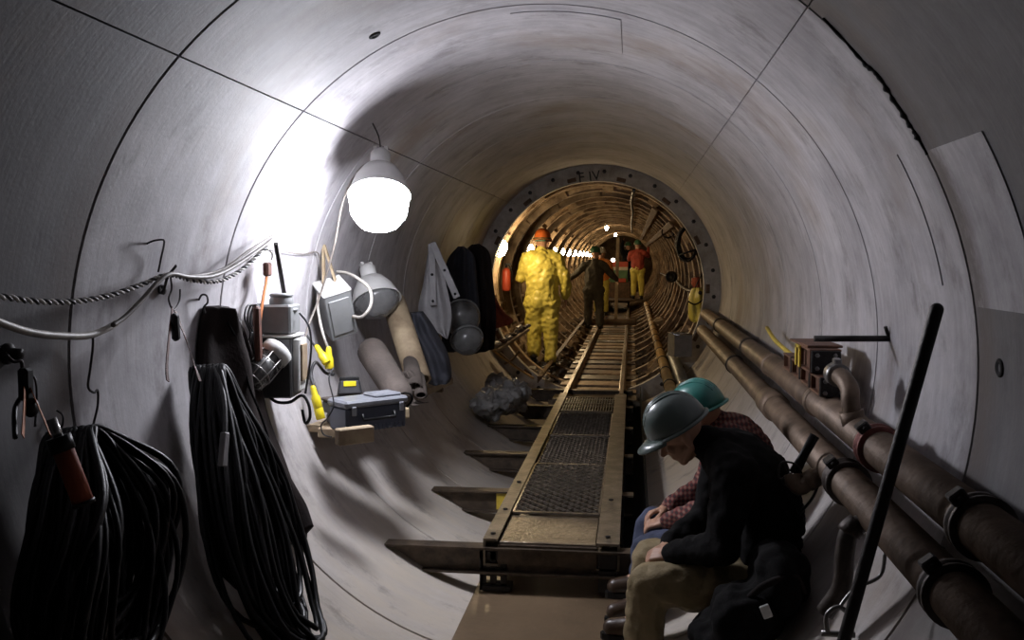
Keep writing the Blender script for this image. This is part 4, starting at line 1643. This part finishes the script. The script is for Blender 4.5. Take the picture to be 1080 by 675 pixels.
def head(m, c, up, fw, k=1.0):
    up = V(up).normalized(); fw = (V(fw) - up * V(fw).dot(up)).normalized(); lt = up.cross(fw)
    R = Matrix((lt, fw, up)).transposed()
    P = lambda x, y, z: V(c) + R @ V((x * k, y * k, z * k))
    m.ell(P(0, -.012, .035), (.077 * k, .098 * k, .098 * k), R, 20)          # skull
    m.ell(P(0, .022, -.035), (.058 * k, .068 * k, .085 * k), R, 18)          # face
    m.cap(P(-.028, .045, -.095), P(.028, .045, -.095), .023 * k, .023 * k, 12)   # chin
    for s in (-1, 1):
        m.cap(P(.058 * s, -.005, -.055), P(.028 * s, .045, -.095), .02 * k, .022 * k, 10)   # jaw
        m.ell(P(.036 * s, .072, -.022), (.022 * k, .015 * k, .02 * k), R, 10)     # cheek
        m.cap(P(.014 * s, .082, .018), P(.05 * s, .068, .016), .011 * k, .008 * k, 8)   # brow
        m.ell(P(.031 * s, .072, .0), (.0125 * k, .0125 * k, .010 * k), R, 10)     # eye
        m.ell(P(.079 * s, -.012, -.012), (.010 * k, .02 * k, .033 * k), R, 10)    # ear
    m.cap(P(0, .082, .008), P(0, .108, -.034), .009 * k, .0145 * k, 10)      # nose
    for s in (-1, 1):
        m.ell(P(.012 * s, .096, -.036), (.008 * k, .009 * k, .007 * k), R, 8)
    m.cap(P(-.02, .078, -.062), P(.02, .078, -.062), .0065 * k, .0065 * k, 8)    # lips
    m.cap(P(-.017, .077, -.072), P(.017, .077, -.072), .0075 * k, .0075 * k, 8)
    return P, R


def hard_hat(T, c, up, fw, mt, strap=None, fine=True):
    up = V(up).normalized(); fw = (V(fw) - up * V(fw).dot(up)).normalized(); lt = up.cross(fw)
    R = Matrix((lt, fw, up)).transposed()
    b = V(c) + R @ V((0, -.008, .052))
    m = MB()
    prof = [(.108, -.012), (.120, -.010), (.119, .012), (.114, .045), (.103, .08), (.082, .112), (.052, .132), (.02, .14), (.0001, .141)]
    m.lathe(prof, R, 32, b, sx=.94, sy=1.17)
    m.lathe([(.112, -.012), (.134, -.016), (.135, -.011), (.118, -.002)], R, 32, b, sx=.94, sy=1.15)
    o = m.build('hard_hat', mt, T)
    m = MB()
    # peak over the eyes
    n = 14
    vs = []
    for i in range(n + 1):
        a = -1.05 + 2.1 * i / n
        for r, z in ((.112, .006), (.135 + .045 * math.cos(a * 1.4), -.022), (.135 + .045 * math.cos(a * 1.4), -.028), (.112, -.008)):
            vs.append(b + R @ V((.94 * r * math.sin(a), 1.16 * r * math.cos(a), z)))
    fs = []
    for i in range(n):
        for j in range(4):
            p, q = i * 4 + j, i * 4 + (j + 1) % 4
            fs.append((p, p + 4, q + 4, q))
    fs += [(0, 1, 2, 3), (n * 4 + 3, n * 4 + 2, n * 4 + 1, n * 4)]
    m.add(vs, fs, True)
    m.build('peak', mt, o)
    if fine:
        for x in (-.03, 0, .03):
            m = MB()
            pts = []
            for i in range(15):
                a = -1.15 + 2.3 * i / 14
                pts.append(b + R @ V((x * (1 - .2 * abs(a)), 1.16 * .113 * math.sin(a), -.004 + .143 * math.cos(a) ** .8)))
            m.tube(pts, .0075 if x == 0 else .005, 8)
            m.build('ridge', mt, o)
    if strap:
        m = MB()
        m.tube([b + R @ V((.122 * .94 * math.cos(t * PI / 14), 1.16 * .122 * math.sin(t * PI / 14), .0)) for t in range(28)], .009, 6, closed=True)
        m.cap(b + R @ V((-.06, -.13, -.03)), b + R @ V((.06, -.13, -.03)), .014, .014, 8)
        m.build('headband', strap, o)
    return o


def torso_ells(m, spine, ws, ds, fw, n=10):
    sp = spline(spine, n)
    K = len(spine) - 1
    for i, p in enumerate(sp):
        f = i / n
        j = min(int(f), K - 1); u = f - j
        w = ws[j] * (1 - u) + ws[j + 1] * u
        d = ds[j] * (1 - u) + ds[j + 1] * u
        t = (sp[min(i + 1, len(sp) - 1)] - sp[max(i - 1, 0)]).normalized()
        m.ell(p, (w, d, .05), frame(t, V(fw)), 18)


def human(label, J, clothes, hat, res=(.008, .009), fine=True, boots='boot', hat_strap=None, skin_hands=True, wr=.014, names=('jacket', 'trousers')):
    T = thing('person', label, 'person', J['base'])
    jk, tr = clothes
    fw = V(J['fw'])
    bk = J.get('bulk', 1.0)
    # body: one continuous surface from the crown to the soles
    m = MB()
    head(m, J['head'], J['up'], J['face'])
    nb = V(J['spine'][-1])
    m.cap(nb, V(J['head']) + V(J['up']).normalized() * -.05 - V(J['face']).normalized() * .02, .06, .055, 14)
    torso_ells(m, J['spine'], [.15, .13, .16, .08], [.10, .095, .11, .07], fw, 6)
    for s in ('l', 'r'):
        m.cap(nb * .5 + V(J['sh' + s]) * .5, J['sh' + s], .06, .06)
        m.cap(J['sh' + s], J['el' + s], .052, .04)
        m.cap(J['el' + s], J['wr' + s], .04, .026)
        h = J['hand' + s]
        if fine:
            hand(m, J['wr' + s], h[0], h[1], h[2], h[3])
        else:
            hand(m, J['wr' + s], h[0], h[1], h[2], h[3], 1.1)
        m.cap(J['hip' + s], J['kn' + s], .08, .055)
        m.cap(J['kn' + s], J['an' + s], .055, .035)
        m.cap(J['an' + s], J['toe' + s], .04, .035)
        m.cap(J['spine'][0], J['hip' + s], .1, .09)
    m.build('body', 'skin', T, remesh=res[0] if fine else .012, smooth_it=2 if fine else 1)
    # upper garment
    m = MB()
    torso_ells(m, J['spine'], [q * bk for q in (.19, .185, .205, .105)], [q * bk for q in (.145, .14, .15, .095)], fw, 8)
    for s in ('l', 'r'):
        m.cap(nb * .45 + V(J['sh' + s]) * .55, J['sh' + s], .085 * bk, .083 * bk)
        m.cap(J['sh' + s], J['el' + s], .083 * bk, .066 * bk)
        m.cap(J['el' + s], V(J['wr' + s]) * .97 + V(J['el' + s]) * .03, .066 * bk, .047 * bk)
    m.cap(nb, nb.lerp(V(J['head']), .28), .085, .078)
    m.build(names[0], jk, T, remesh=res[1], smooth_it=3, wrinkle=(wr, 9, hash(label) % 17 if False else len(label) % 13))
    # trousers
    m = MB()
    for s in ('l', 'r'):
        m.cap(J['spine'][0], J['hip' + s], .145 * bk, .125 * bk)
        m.cap(J['hip' + s], J['kn' + s], .115 * bk, .086 * bk)
        m.cap(J['kn' + s], V(J['an' + s]).lerp(V(J['kn' + s]), .08), .084 * bk, .075 * bk)
    m.cap(J['spine'][0], V(J['spine'][0]).lerp(V(J['spine'][1]), .4), .15 * bk, .14 * bk)
    m.build(names[1], tr, T, remesh=res[1], smooth_it=3, wrinkle=(wr, 9, len(label) % 7))
    for s in ('l', 'r'):
        m = MB()
        a, t = V(J['an' + s]), V(J['toe' + s])
        d = (t - a); d.z = 0; d = d.normalized()
        m.cap(a + V((0, 0, .06)), a + V((0, 0, -.03)), .058, .056)
        m.cap(a + V((0, 0, -.025)), t + V((0, 0, -.005)), .052, .046)
        m.cap(t + V((0, 0, -.005)), t + d * .035 + V((0, 0, -.008)), .047, .043)
        m.cap(a - d * .035 + V((0, 0, -.035)), a + V((0, 0, -.035)), .046, .048)
        bt = m.build('boot', boots, T, remesh=.009 if fine else .014, smooth_it=2)
        z0 = t.z - .05
        m = MB()
        lt = V((-d.y, d.x, 0))
        ol = []
        for i in range(16):
            an = 2 * PI * i / 16
            L = (t - a).length / 2 + .085
            ol.append((L * math.cos(an), .05 * math.sin(an) * (1 + .1 * math.cos(an))))
        mc = (a + t) / 2
        M3 = Matrix((d, lt, V((0, 0, 1)))).transposed()
        m.prism(ol, V((mc.x, mc.y, z0 - .012)), M3, .03)
        m.build('sole', 'rubber', bt)
    hard_hat(T, J['head'], J['up'], J['face'], hat, hat_strap, fine)
    return T


def sit(dx, y, px_head, up, face, kl, kr, al, ar, base):
    pass


# man in the black jacket: sits facing the walkway, forearms on his knees, looking down
y = 4.15
M1 = dict(base=(.95, y, .3), fw=(-1, 0, 0), head=(.655, y + .0, 1.105), up=(-.52, -.10, .85), face=(-.85, -.05, -.52),
          spine=[(.94, y, .545), (1.03, y, .72), (.955, y, .93), (.815, y, 1.055)],
          shl=(.87, y - .195, .985), shr=(.87, y + .195, .985), ell=(.815, y - .245, .685), elr=(.80, y + .23, .69),
          wrl=(.615, y - .085, .605), wrr=(.62, y + .07, .60),
          handl=((-.85, .45, -.25), (0, .5, -.8), (-.2, .3, .9), .75), handr=((-.85, -.45, -.25), (0, -.5, -.8), (-.2, -.3, .9), .7),
          hipl=(.92, y - .11, .50), hipr=(.92, y + .11, .50), knl=(.525, y - .115, .475), knr=(.55, y + .15, .50),
          anl=(.50, y - .125, .215), anr=(.51, y + .14, .22), toel=(.385, y - .14, .175), toer=(.395, y + .15, .18), bulk=1.13)
P1 = human('seated person in black jacket, khaki trousers and grey-green hard hat, bent forward', M1, ('cloth_black', 'khaki'), 'hat_grey', (.006, .010), True, 'boot')
# second man, beyond the first
y = 4.78
M2 = dict(base=(1.0, y, .3), fw=(-1, .1, 0), head=(.79, y - .02, 1.085), up=(-.40, -.02, .91), face=(-.80, .5, -.35),
          spine=[(.96, y, .54), (1.05, y, .72), (.99, y, .92), (.89, y - .01, 1.035)],
          shl=(.94, y - .185, .965), shr=(.94, y + .185, .965), ell=(.83, y - .235, .68), elr=(.83, y + .22, .68),
          wrl=(.62, y - .10, .575), wrr=(.63, y + .06, .60),
          handl=((-.85, .35, -.3), (0, .3, -.9), (-.2, .6, .7), .7), handr=((-.85, -.35, -.2), (0, -.3, -.9), (-.2, -.3, .9), .7),
          hipl=(.94, y - .11, .50), hipr=(.94, y + .11, .50), knl=(.535, y - .14, .435), knr=(.555, y + .12, .50),
          anl=(.51, y - .20, .215), anr=(.51, y + .10, .22), toel=(.40, y - .25, .175), toer=(.40, y + .08, .18), bulk=1.0)
P2 = human('seated person in plaid shirt, blue jeans and teal hard hat, behind the black jacket', M2, ('plaid', 'denim'), 'hat_teal', (.007, .011), True, 'boot', names=('plaid_shirt', 'jeans'))
# the timber they sit on
BN = thing('timber_bench', 'dark timber laid along the sloping right floor as a seat for the two seated people', 'bench', (1.02, 4.4, .3))
m = MB(); m.box((.845, 4.47, .345), (.15, 1.35, .05), ch=.006); m.build('seat_plank', 'wood_dark', BN)
for yy in (3.95, 4.95):
    m = MB(); m.box((.83, yy, .293), (.05, .10, .05), ch=.004); m.build('foot_block', 'wood_dark', BN)

BG = thing('shade_bag', 'added black bag with a pale tag, filling in the floor shade beside the black-jacketed person', 'bag', (1.0, 3.72, .4))
m = MB()  # dark bulk added to deepen the shadow beside the seated men
m.ell((.88, 3.70, .48), (.13, .20, .14), None, 16); m.ell((.80, 3.78, .36), (.12, .17, .10), None, 16); m.ell((1.02, 3.76, .62), (.11, .18, .15), None, 16)
m.build('bag', 'cloth_black', BG, remesh=.014, smooth_it=3, wrinkle=(.03, 8, 5))
m = MB(); q = at(808, 645, 3.50); m.box(q, (.035, .012, .05), Matrix.Rotation(-.4, 3, 'Y'), ch=.003); m.build('tag', 'box_white', BG)
m = MB(); m.tube(spline([(.86, 3.66, .52), (.93, 3.58, .64), (1.05, 3.6, .68), (1.1, 3.66, .6)], 6), .014, 8); m.build('handle', 'cloth_coat', BG)

# worker in yellow rain suit, seen from behind
y = 12.75
X = -.765
MY = dict(base=(X, y, .43), fw=(0, 1, 0), head=(X + .005, y + .02, 2.075), up=(0, .05, 1), face=(.15, 1, -.1),
          spine=[(X, y, 1.30), (X, y - .01, 1.50), (X, y - .02, 1.74), (X, y - .01, 1.92)],
          shl=(X - .19, y, 1.86), shr=(X + .19, y, 1.86), ell=(X - .29, y + .06, 1.60), elr=(X + .315, y - .02, 1.58),
          wrl=(X - .21, y + .28, 1.66), wrr=(X + .31, y + .12, 1.33),
          handl=((.4, 1, .1), (.8, -.3, -.2), (0, .2, 1), .6), handr=((0, .35, -1), (-1, 0, 0), (0, 1, .2), .5),
          hipl=(X - .10, y, 1.26), hipr=(X + .10, y, 1.26), knl=(X - .115, y + .02, .88), knr=(X + .11, y + .0, .87),
          anl=(X - .11, y - .0, .58), anr=(X + .12, y - .02, .52), toel=(X - .125, y + .15, .535), toer=(X + .14, y + .14, .475), bulk=1.22)
human('person seen from behind in a baggy yellow rain suit and orange hard hat', MY, ('rain_yellow', 'rain_yellow'), 'hat_orange', (.008, .012), True, 'boot_black', 'hat_green', wr=.022, names=('rain_jacket', 'rain_trousers'))

y = 20.5
X = -.38
MD = dict(base=(X, y, .36), fw=(0, 1, 0), head=(X + .03, y + .08, 1.93), up=(0, .15, 1), face=(.2, 1, -.2),
          spine=[(X, y, 1.20), (X, y + .0, 1.38), (X + .01, y + .03, 1.60), (X + .02, y + .05, 1.77)],
          shl=(X - .20, y + .03, 1.70), shr=(X + .22, y + .03, 1.70), ell=(X - .36, y + .08, 1.54), elr=(X + .36, y + .1, 1.52),
          wrl=(X - .50, y + .2, 1.43), wrr=(X + .48, y + .25, 1.40),
          handl=((-.3, .6, -.6), (.6, 0, -.4), (0, 1, .2), .5), handr=((.3, .7, -.4), (-.6, 0, -.4), (0, 1, .2), .5),
          hipl=(X - .10, y, 1.16), hipr=(X + .10, y, 1.16), knl=(X - .12, y + .08, .80), knr=(X + .13, y - .04, .79),
          anl=(X - .12, y + .05, .45), anr=(X + .15, y - .16, .44), toel=(X - .14, y + .2, .41), toer=(X + .17, y - .01, .41), bulk=1.08)
human('person in dark work clothes and green helmet walking away between the rails', MD, ('work_green', 'work_green'), 'hat_green', (.014, .014), False, 'boot_black')


def standing(X, y, z, armsL, armsR, face):
    return dict(base=(X, y, z), fw=(0, 1, 0), head=(X, y + .03, z + 1.60), up=(0, .05, 1), face=face,
                spine=[(X, y, z + .90), (X, y, z + 1.08), (X, y + .01, z + 1.28), (X, y + .02, z + 1.44)],
                shl=(X - .19, y, z + 1.38), shr=(X + .19, y, z + 1.38), ell=armsL[0], elr=armsR[0], wrl=armsL[1], wrr=armsR[1],
                handl=((-.1, .6, .2), (.6, 0, -.4), (0, 1, .2), .5), handr=((.1, .6, .2), (-.6, 0, -.4), (0, 1, .2), .5),
                hipl=(X - .10, y, z + .86), hipr=(X + .10, y, z + .86), knl=(X - .11, y + .03, z + .48), knr=(X + .11, y, z + .48),
                anl=(X - .12, y, z + .11), anr=(X + .12, y, z + .11), toel=(X - .13, y + .15, z + .065), toer=(X + .13, y + .15, z + .065), bulk=1.05)


X, y, z = -.36, 25.0, .355
human('person in bright orange vest and white helmet beyond the dark-clothed worker', standing(X, y, z, ((X - .25, y + .1, z + 1.1), (X - .2, y + .3, z + 1.0)), ((X + .25, y + .1, z + 1.1), (X + .2, y + .3, z + 1.0)), (0, -1, 0)),
      ('hi_vis', 'rain_yellow'), 'hat_white', (.016, .018), False, 'boot_black')
X, y, z = .60, 29.0, .62
human('person in red shirt and yellow trousers standing up by the small locomotive', standing(X, y, z, ((X - .26, y + .1, z + 1.2), (X - .24, y + .3, z + 1.35)), ((X + .3, y + .1, z + 1.3), (X + .32, y + .25, z + 1.55)), (0, 1, 0)),
      ('red_shirt', 'rain_yellow'), 'hat_green', (.016, .018), False, 'boot_black')
X, y, z = .30, 32.2, .62
human('person in dark clothes with a raised arm behind the red and white locomotive', standing(X, y, z, ((X - .22, y + .0, z + 1.6), (X - .16, y + .05, z + 1.85)), ((X + .26, y + .1, z + 1.15), (X + .3, y + .3, z + 1.2)), (0, 1, 0)),
      ('cloth_black', 'cloth_navy'), 'hat_green', (.016, .018), False, 'boot_black')

# ------------------------------------------------------------------ inside the steel section
LC = thing('locomotive', 'small track locomotive with red, white and green bands deep in the steel section', 'locomotive', (0, 30, .36))
m = MB(); m.box((0, 30.6, .78), (.78, 1.6, .64), ch=.03); m.build('chassis', 'rust', LC)
m = MB(); m.box((0, 30.3, 1.40), (.60, .9, .62), ch=.02); m.build('hood', 'loco_green', LC)
m = MB(); m.box((0, 29.845, 1.66), (.61, .02, .17), ch=.005); m.build('red_band', 'loco_red', LC)
m = MB(); m.box((0, 29.845, 1.525), (.61, .02, .10), ch=.005); m.build('white_band', 'loco_white', LC)
m = MB(); m.box((.08, 29.80, 1.16), (.34, .05, .12), ch=.01); m.build('buffer_plate', 'loco_red', LC)
m = MB(); m.box((0, 30.4, .59), (1.05, 3.9, .05), ch=.01); m.box((.6, 29.2, .585), (.36, .8, .05), ch=.01); m.build('running_board', 'tie_steel', LC)
m = MB(); m.lathe([(.045, -.05), (.07, 0), (.07, .02), (.0001, .02)], Matrix.Rotation(PI / 2, 3, 'X'), 18, (-.16, 29.86, 1.79)); hl = m.build('headlamp', 'iron', LC)
m = MB(); m.lathe([(.06, .021), (.05, .03), (.0001, .035)], Matrix.Rotation(PI / 2, 3, 'X'), 18, (-.16, 29.86, 1.79)); m.build('headlamp_glass', 'lamp_spot', hl)
for sx in (-.33, .33):
    for yy in (30.1, 31.1):
        m = MB(); m.lathe([(.0001, -.03), (.13, -.03), (.13, .01), (.15, .01), (.15, .03), (.0001, .03)], Matrix.Rotation(PI / 2, 3, 'Y'), 20, (sx, yy, .50)); m.build('wheel', 'iron', LC)

m = MB(); m.box((.09, 22.0, 1.31), (.075, .075, 2.07), Matrix.Rotation(.02, 3, 'Y'), ch=.006)
tag(m.build('timber_post', 'wood_pale'), 'tall thin timber post standing between the rails in front of the locomotive', 'post')
m = MB(); m.tube([at(652, 303, 19.2), at(651, 335, 19.0)], .05, 12)
m = MB(); m.tube(spline([(-.86, 21.2, .44), (-.4, 21.1, .445), (.1, 21.2, .44), (.55, 21.15, .45)], 5), .075, 14)
tag(m.build('round_timber', 'wood_dark'), 'round dark timber lying across the rails behind the dark-clothed worker', 'timber')

# right side of the steel section
TP = thing('ventilation_pipe', 'tan pipe with black bands running along the right of the track', 'pipe', (.83, 12, .56))
s = .0143
x0, z0 = .44 + 27.0 * s, 1.878 - 91 * s
m = MB(); axis_tube(m, x0, z0, 9.2, 27, .058, 18); m.build('pipe', 'pipe_tan', TP)
for k in range(14):
    m = MB(); axis_tube(m, x0, z0, 9.7 + k * 1.15, 0, 0, 18, [(.058, 0), (.066, .006), (.066, .05), (.058, .056)]); m.build('band', 'rubber', TP)
for k in range(6):
    m = MB(); m.box((x0 - .01, 9.9 + 3 * k, (z0 - .058 + hz(x0 + .03, 1.42)) / 2), (.05, .06, z0 - .058 - hz(x0 + .03, 1.42)), ch=.004); m.build('prop', 'wood_dark', TP)
GP = thing('grey_pipe', 'dark grey pipe with a bright coupling right of the tan banded pipe', 'pipe', (.97, 10, .6))
s = .0128
x0, z0 = .44 + 41 * s, 1.878 - 100 * s
m = MB(); axis_tube(m, x0, z0, 8.4, 12.6, .065, 20); m.build('pipe', 'pipe_grey', GP)
for yy in (9.35, 12.3):
    m = MB(); axis_tube(m, x0, z0, yy, 0, 0, 20, [(.065, 0), (.078, .006), (.078, .09), (.065, .096)]); m.build('coupling', 'wire_steel', GP)
for yy in (8.8, 11.2):
    m = MB(); m.box((x0 + .01, yy, (z0 - .06 + hz(x0 + .05)) / 2), (.06, .08, z0 - .062 - hz(x0 + .05)), ch=.004); m.build('prop', 'wood_dark', GP)

BK = thing('steel_bin', 'pale grey dented steel bin standing in the mouth of the steel section, right side', 'bin', (1.0, 12.0, .6))
c = V((1.0, 11.2, .86))
rt = rotz(.35)
m = MB()
hw, hd, hh, t = .105, .10, .13, .008
for sx in (-1, 1):
    m.box(c + rt @ V((sx * hw, 0, 0)), (t, 2 * hd, 2 * hh), rt)
    m.box(c + rt @ V((0, sx * hd, 0)), (2 * hw, t, 2 * hh), rt)
m.box(c + V((0, 0, -hh)), (2 * hw, 2 * hd, t), rt)
m.build('tub', 'sheet_grey', BK)
m = MB()
m.tube([c + rt @ V(q) for q in ((-hw, -hd, hh), (hw, -hd, hh), (hw, hd, hh), (-hw, hd, hh))], .012, 8, closed=True)
m.build('rolled_rim', 'chrome', BK)

YB = thing('rain_jacket', 'yellow rain jacket hanging just inside the flange on the right', 'jacket', at(735, 318, 12.0))
cloth('jacket', 'rain_yellow', [((730, 304), (738, 303)), ((727, 312), (743, 311)), ((726, 325), (744, 325)), ((727, 336), (742, 335)), ((731, 340), (739, 339))], ('plane', 12.15, 0, 735), .09, 2, 1, .03, 24, 16, parent=YB, back=.04)
m = MB()
m.tube(spline([at(726, 318, 11.98), at(733, 321, 11.97), at(741, 316, 11.97), at(744, 308, 11.98)], 6), .01, 8)
m.build('cord', 'rubber', YB)
q = at(733, 302, 12.1)
m = MB(); m.tube([q + V((0, 0, -.02)), q + V((.10, .1, .17))], .008, 6); m.build('hanger', 'iron', YB)
FB = cloth('red_bag', 'cloth_red', [((730, 293), (737, 292)), ((729, 298), (739, 298)), ((731, 303), (738, 303))], ('plane', 12.6, 0, 733), .07, 1, 1, .01, 12, 10, back=.03)
tag(FB, 'small red bag hanging above the yellow rain jacket', 'bag')

HC = thing('hose_coil', 'black hose coil hanging on the first right-hand rib inside the flange', 'hose coil', at(725, 257, 12.0))
rnd = random.Random(4)
for k in range(7):
    c = at(725, 257, 12.05 + .03 * k)
    c = c + V((rnd.uniform(-.015, .015), 0, rnd.uniform(-.015, .015)))
    m = MB()
    m.tube([c + V((.115 * math.cos(t * PI / 14) * (1 + .08 * math.sin(k)), .05 * math.sin(t * PI / 7 + k), .205 * math.sin(t * PI / 14))) for t in range(28)], .0155, 8, closed=True)
    m.build('loop', 'rubber', HC)
m = MB(); m.tube([at(716, 269, 11.98), at(728, 265, 11.95), at(739, 262, 11.98)], .012, 8); m.build('tie', 'rubber', HC)
HC2 = thing('hose_coil', 'small thin coil of hose hanging deeper in the steel section on the right', 'hose coil', at(706, 243, 16))
for k in range(3):
    c = at(704.5, 244.5, 16.0 + .04 * k)
    m = MB(); m.tube([c + V((.10 * math.cos(t * PI / 12), .02 * math.sin(t), .10 * math.sin(t * PI / 12))) for t in range(24)], .014, 7, closed=True); m.build('loop', 'iron', HC2)

# longitudinal duct boards high on the right, cable at the crown
s = .0165
for k, (dx, dz, lab, mt) in enumerate([(33, 60, 'upper rusty cable tray board along the right haunch of the steel section', 'rust'), (46, 40, 'lower rusty cable tray board along the right haunch of the steel section', 'rust')]):
    x0, z0 = .44 + dx * s, 1.878 + dz * s
    k2 = 1.27 / math.hypot(x0, z0 - R0)
    x0, z0 = x0 * k2, R0 + (z0 - R0) * k2
    m = MB()
    a = math.atan2(x0, z0 - R0)
    m.box((x0, 24.5, z0), (.09, 23, .03), Matrix.Rotation(a, 3, 'Y'), ch=.004)
    tag(m.build('tray_board', mt), lab, 'board')
m = MB()
m.tube(spline([wallp(.36, 11.8, .215), wallp(.34, 14, .235), wallp(.35, 18, .225), wallp(.33, 24, .235), wallp(.34, 32, .22)], 5), .022, 8)
tag(m.build('crown_cable', 'cable_dark'), 'black cable running along the crown of the steel section', 'cable')
m = MB()
m.tube(spline([wallp(1.62, 12.0, .215), wallp(1.66, 15, .235), wallp(1.62, 20, .22), wallp(1.64, 28, .23)], 5), .025, 8)
tag(m.build('side_cable', 'coupling'), 'rusty pipe along the right ribs of the steel section, below the coils', 'pipe')

# left side: canister, muck plank and the loose stones
CN = thing('red_canister', 'red canister hanging under the first glowing lamp in the steel section', 'canister', at(534, 294, 12.9))
c = at(534, 294, 12.9)
m = MB(); m.lathe([(.0001, -.17), (.055, -.165), (.06, -.14), (.06, .09), (.045, .13), (.02, .15), (.0001, .15)], None, 18, c); m.build('tank', 'loco_red', CN)
m = MB(); m.tube([c + V((0, 0, .14)), c + V((0, 0, .2))], .016, 8); m.box(c + V((.02, 0, .2)), (.09, .02, .02)); m.tube(spline([c + V((.03, 0, .19)), c + V((.08, 0, .1)), c + V((.07, 0, -.05))], 5), .008, 6); m.build('valve', 'rubber', CN)

PKa = thing('scaffold_plank', 'pale plank edged with broken stones left of the worker in yellow', 'plank', at(530, 360, 11.95))
a, b = at(522, 369, 11.15), at(554, 347, 11.5)
m = MB(); m.bar(a, b, .17, .035, V((0, 0, 1)), ch=.005); m.build('plank', 'wood_pale', PKa)
rnd = random.Random(9)


def stone(m, p, r):
    n = len(m.v)
    m.ell(p, (r * rnd.uniform(.8, 1.3), r * rnd.uniform(.8, 1.3), r * rnd.uniform(.5, .8)), rotz(rnd.uniform(0, 3)), 8)
    for i in range(n, len(m.v)):
        v = m.v[i]
        m.v[i] = v + V((noise.noise(v * 23), noise.noise(v * 23 + V((5, 0, 0))), noise.noise(v * 23 + V((0, 7, 0))))) * r * .45
    m.sm = [False] * len(m.sm)


for k in range(16):
    m = MB()
    t = rnd.random()
    r = rnd.uniform(.03, .055)
    stone(m, a.lerp(b, t) + V((rnd.uniform(-.03, .06), 0, .022 + r * .5)), r)
    o = m.build('stone', 'sheet_grey' if k % 3 else 'muck')
    tag(o, 'broken stone heaped on the pale plank left of the worker in yellow', 'stone', 'stones on the pale plank')
# lath grid under the plank; its yellowish strip paints the flange's lit edge
for k, ((ax, ay), (bx, by), lab) in enumerate([((518, 368), (563, 399), 'yellowish strip painting the lamplight on the lower left edge of the flange'), ((527, 372), (552, 392), 'timber lath beside the yellowish strip at the flange'),
                                             ((532, 384), (548, 370), 'short timber lath crossing the other two pieces at the flange')]):
    m = MB(); p, q = at(ax, ay, 11.56), at(bx, by, 11.56)
    m.tube(spline([p, p.lerp(q, .5) + V((.01, 0, -.02)), q], 6), .014, 8)
    tag(m.build('lath_and_lit_edge', 'pipe_tan' if k == 0 else 'wood_dark'), lab, 'lath')

m = MB()
for k in range(330):
    sg = -1 if k % 5 < 3 else 1
    yy = 11.9 + 22 * rnd.random() ** 1.5
    xx = sg * rnd.uniform(.54, .90)
    r = rnd.uniform(.02, .065)
    stone(m, V((xx, yy, max(.22, hz(xx, 1.40)) + r * .75)), r)
o = m.build('rubble', 'muck')
tag(o, 'brown broken rubble strewn along both sides of the track in the steel section', 'rubble', kind='stuff')
m = MB()
for k in range(60):
    yy = 11.8 + 3.0 * rnd.random()
    xx = rnd.uniform(-.85, -.53)
    r = rnd.uniform(.03, .06)
    stone(m, V((xx, yy, max(.24, hz(xx, 1.40)) + r * .75)), r)
o = m.build('rubble', 'sheet_grey')
tag(o, 'pale broken rubble around the boots of the worker in yellow', 'rubble', kind='stuff')
# tools and laths leaning on the right ribs
for k in range(7):
    yy = 12.6 + .55 * k
    m = MB()
    p, q = wallp(2.1 - .02 * k, yy, .20), wallp(2.62, yy - .35, .19)
    m.bar(p, q, .03, .018, inward(p), ch=.003)
    tag(m.build('leaning_lath', 'wood_pale'), ORD[k] + ' pale lath leaning on the right-hand ribs, counted from the flange', 'lath', 'laths on the right ribs')
for px, py, yy, r, lab in ((695, 338, 13.2, .085, 'round pale stone lying right of the tan banded pipe'), (707, 292, 17.0, .10, 'dark round drum end on the right ribs of the steel section')):
    p = at(px, py, yy)
    m = MB()
    if r < .09:
        stone(m, p, r)
        tag(m.build('boulder', 'wood_pale'), lab, 'stone')
    else:
        m.lathe([(.0001, -.08), (r, -.08), (r, .0), (r * .8, .01), (r * .75, -.02), (.0001, -.02)], frame(V((-.5, -.8, 0))), 20, p)
        tag(m.build('drum_end', 'rubber'), lab, 'drum')
# two fill bulbs added to brighten the heading, not part of the place
for k, (x, yy) in enumerate(((-.3, 27.5), (-.2, 36.0))):
    p = V((x, yy, 2.72))
    T = thing('fill_bulb', ('nearer' if k == 0 else 'farther') + ' added fill bulb hanging from the crown deep in the steel section', 'bulb', p)
    m = MB(); m.ell(p, (.05, .05, .065), None, 14); m.build('glass', 'lamp_warm', T)
    m = MB(); m.tube([p + V((0, 0, .055)), p + V((0, 0, .11))], .022, 10); m.build('socket', 'rubber', T)
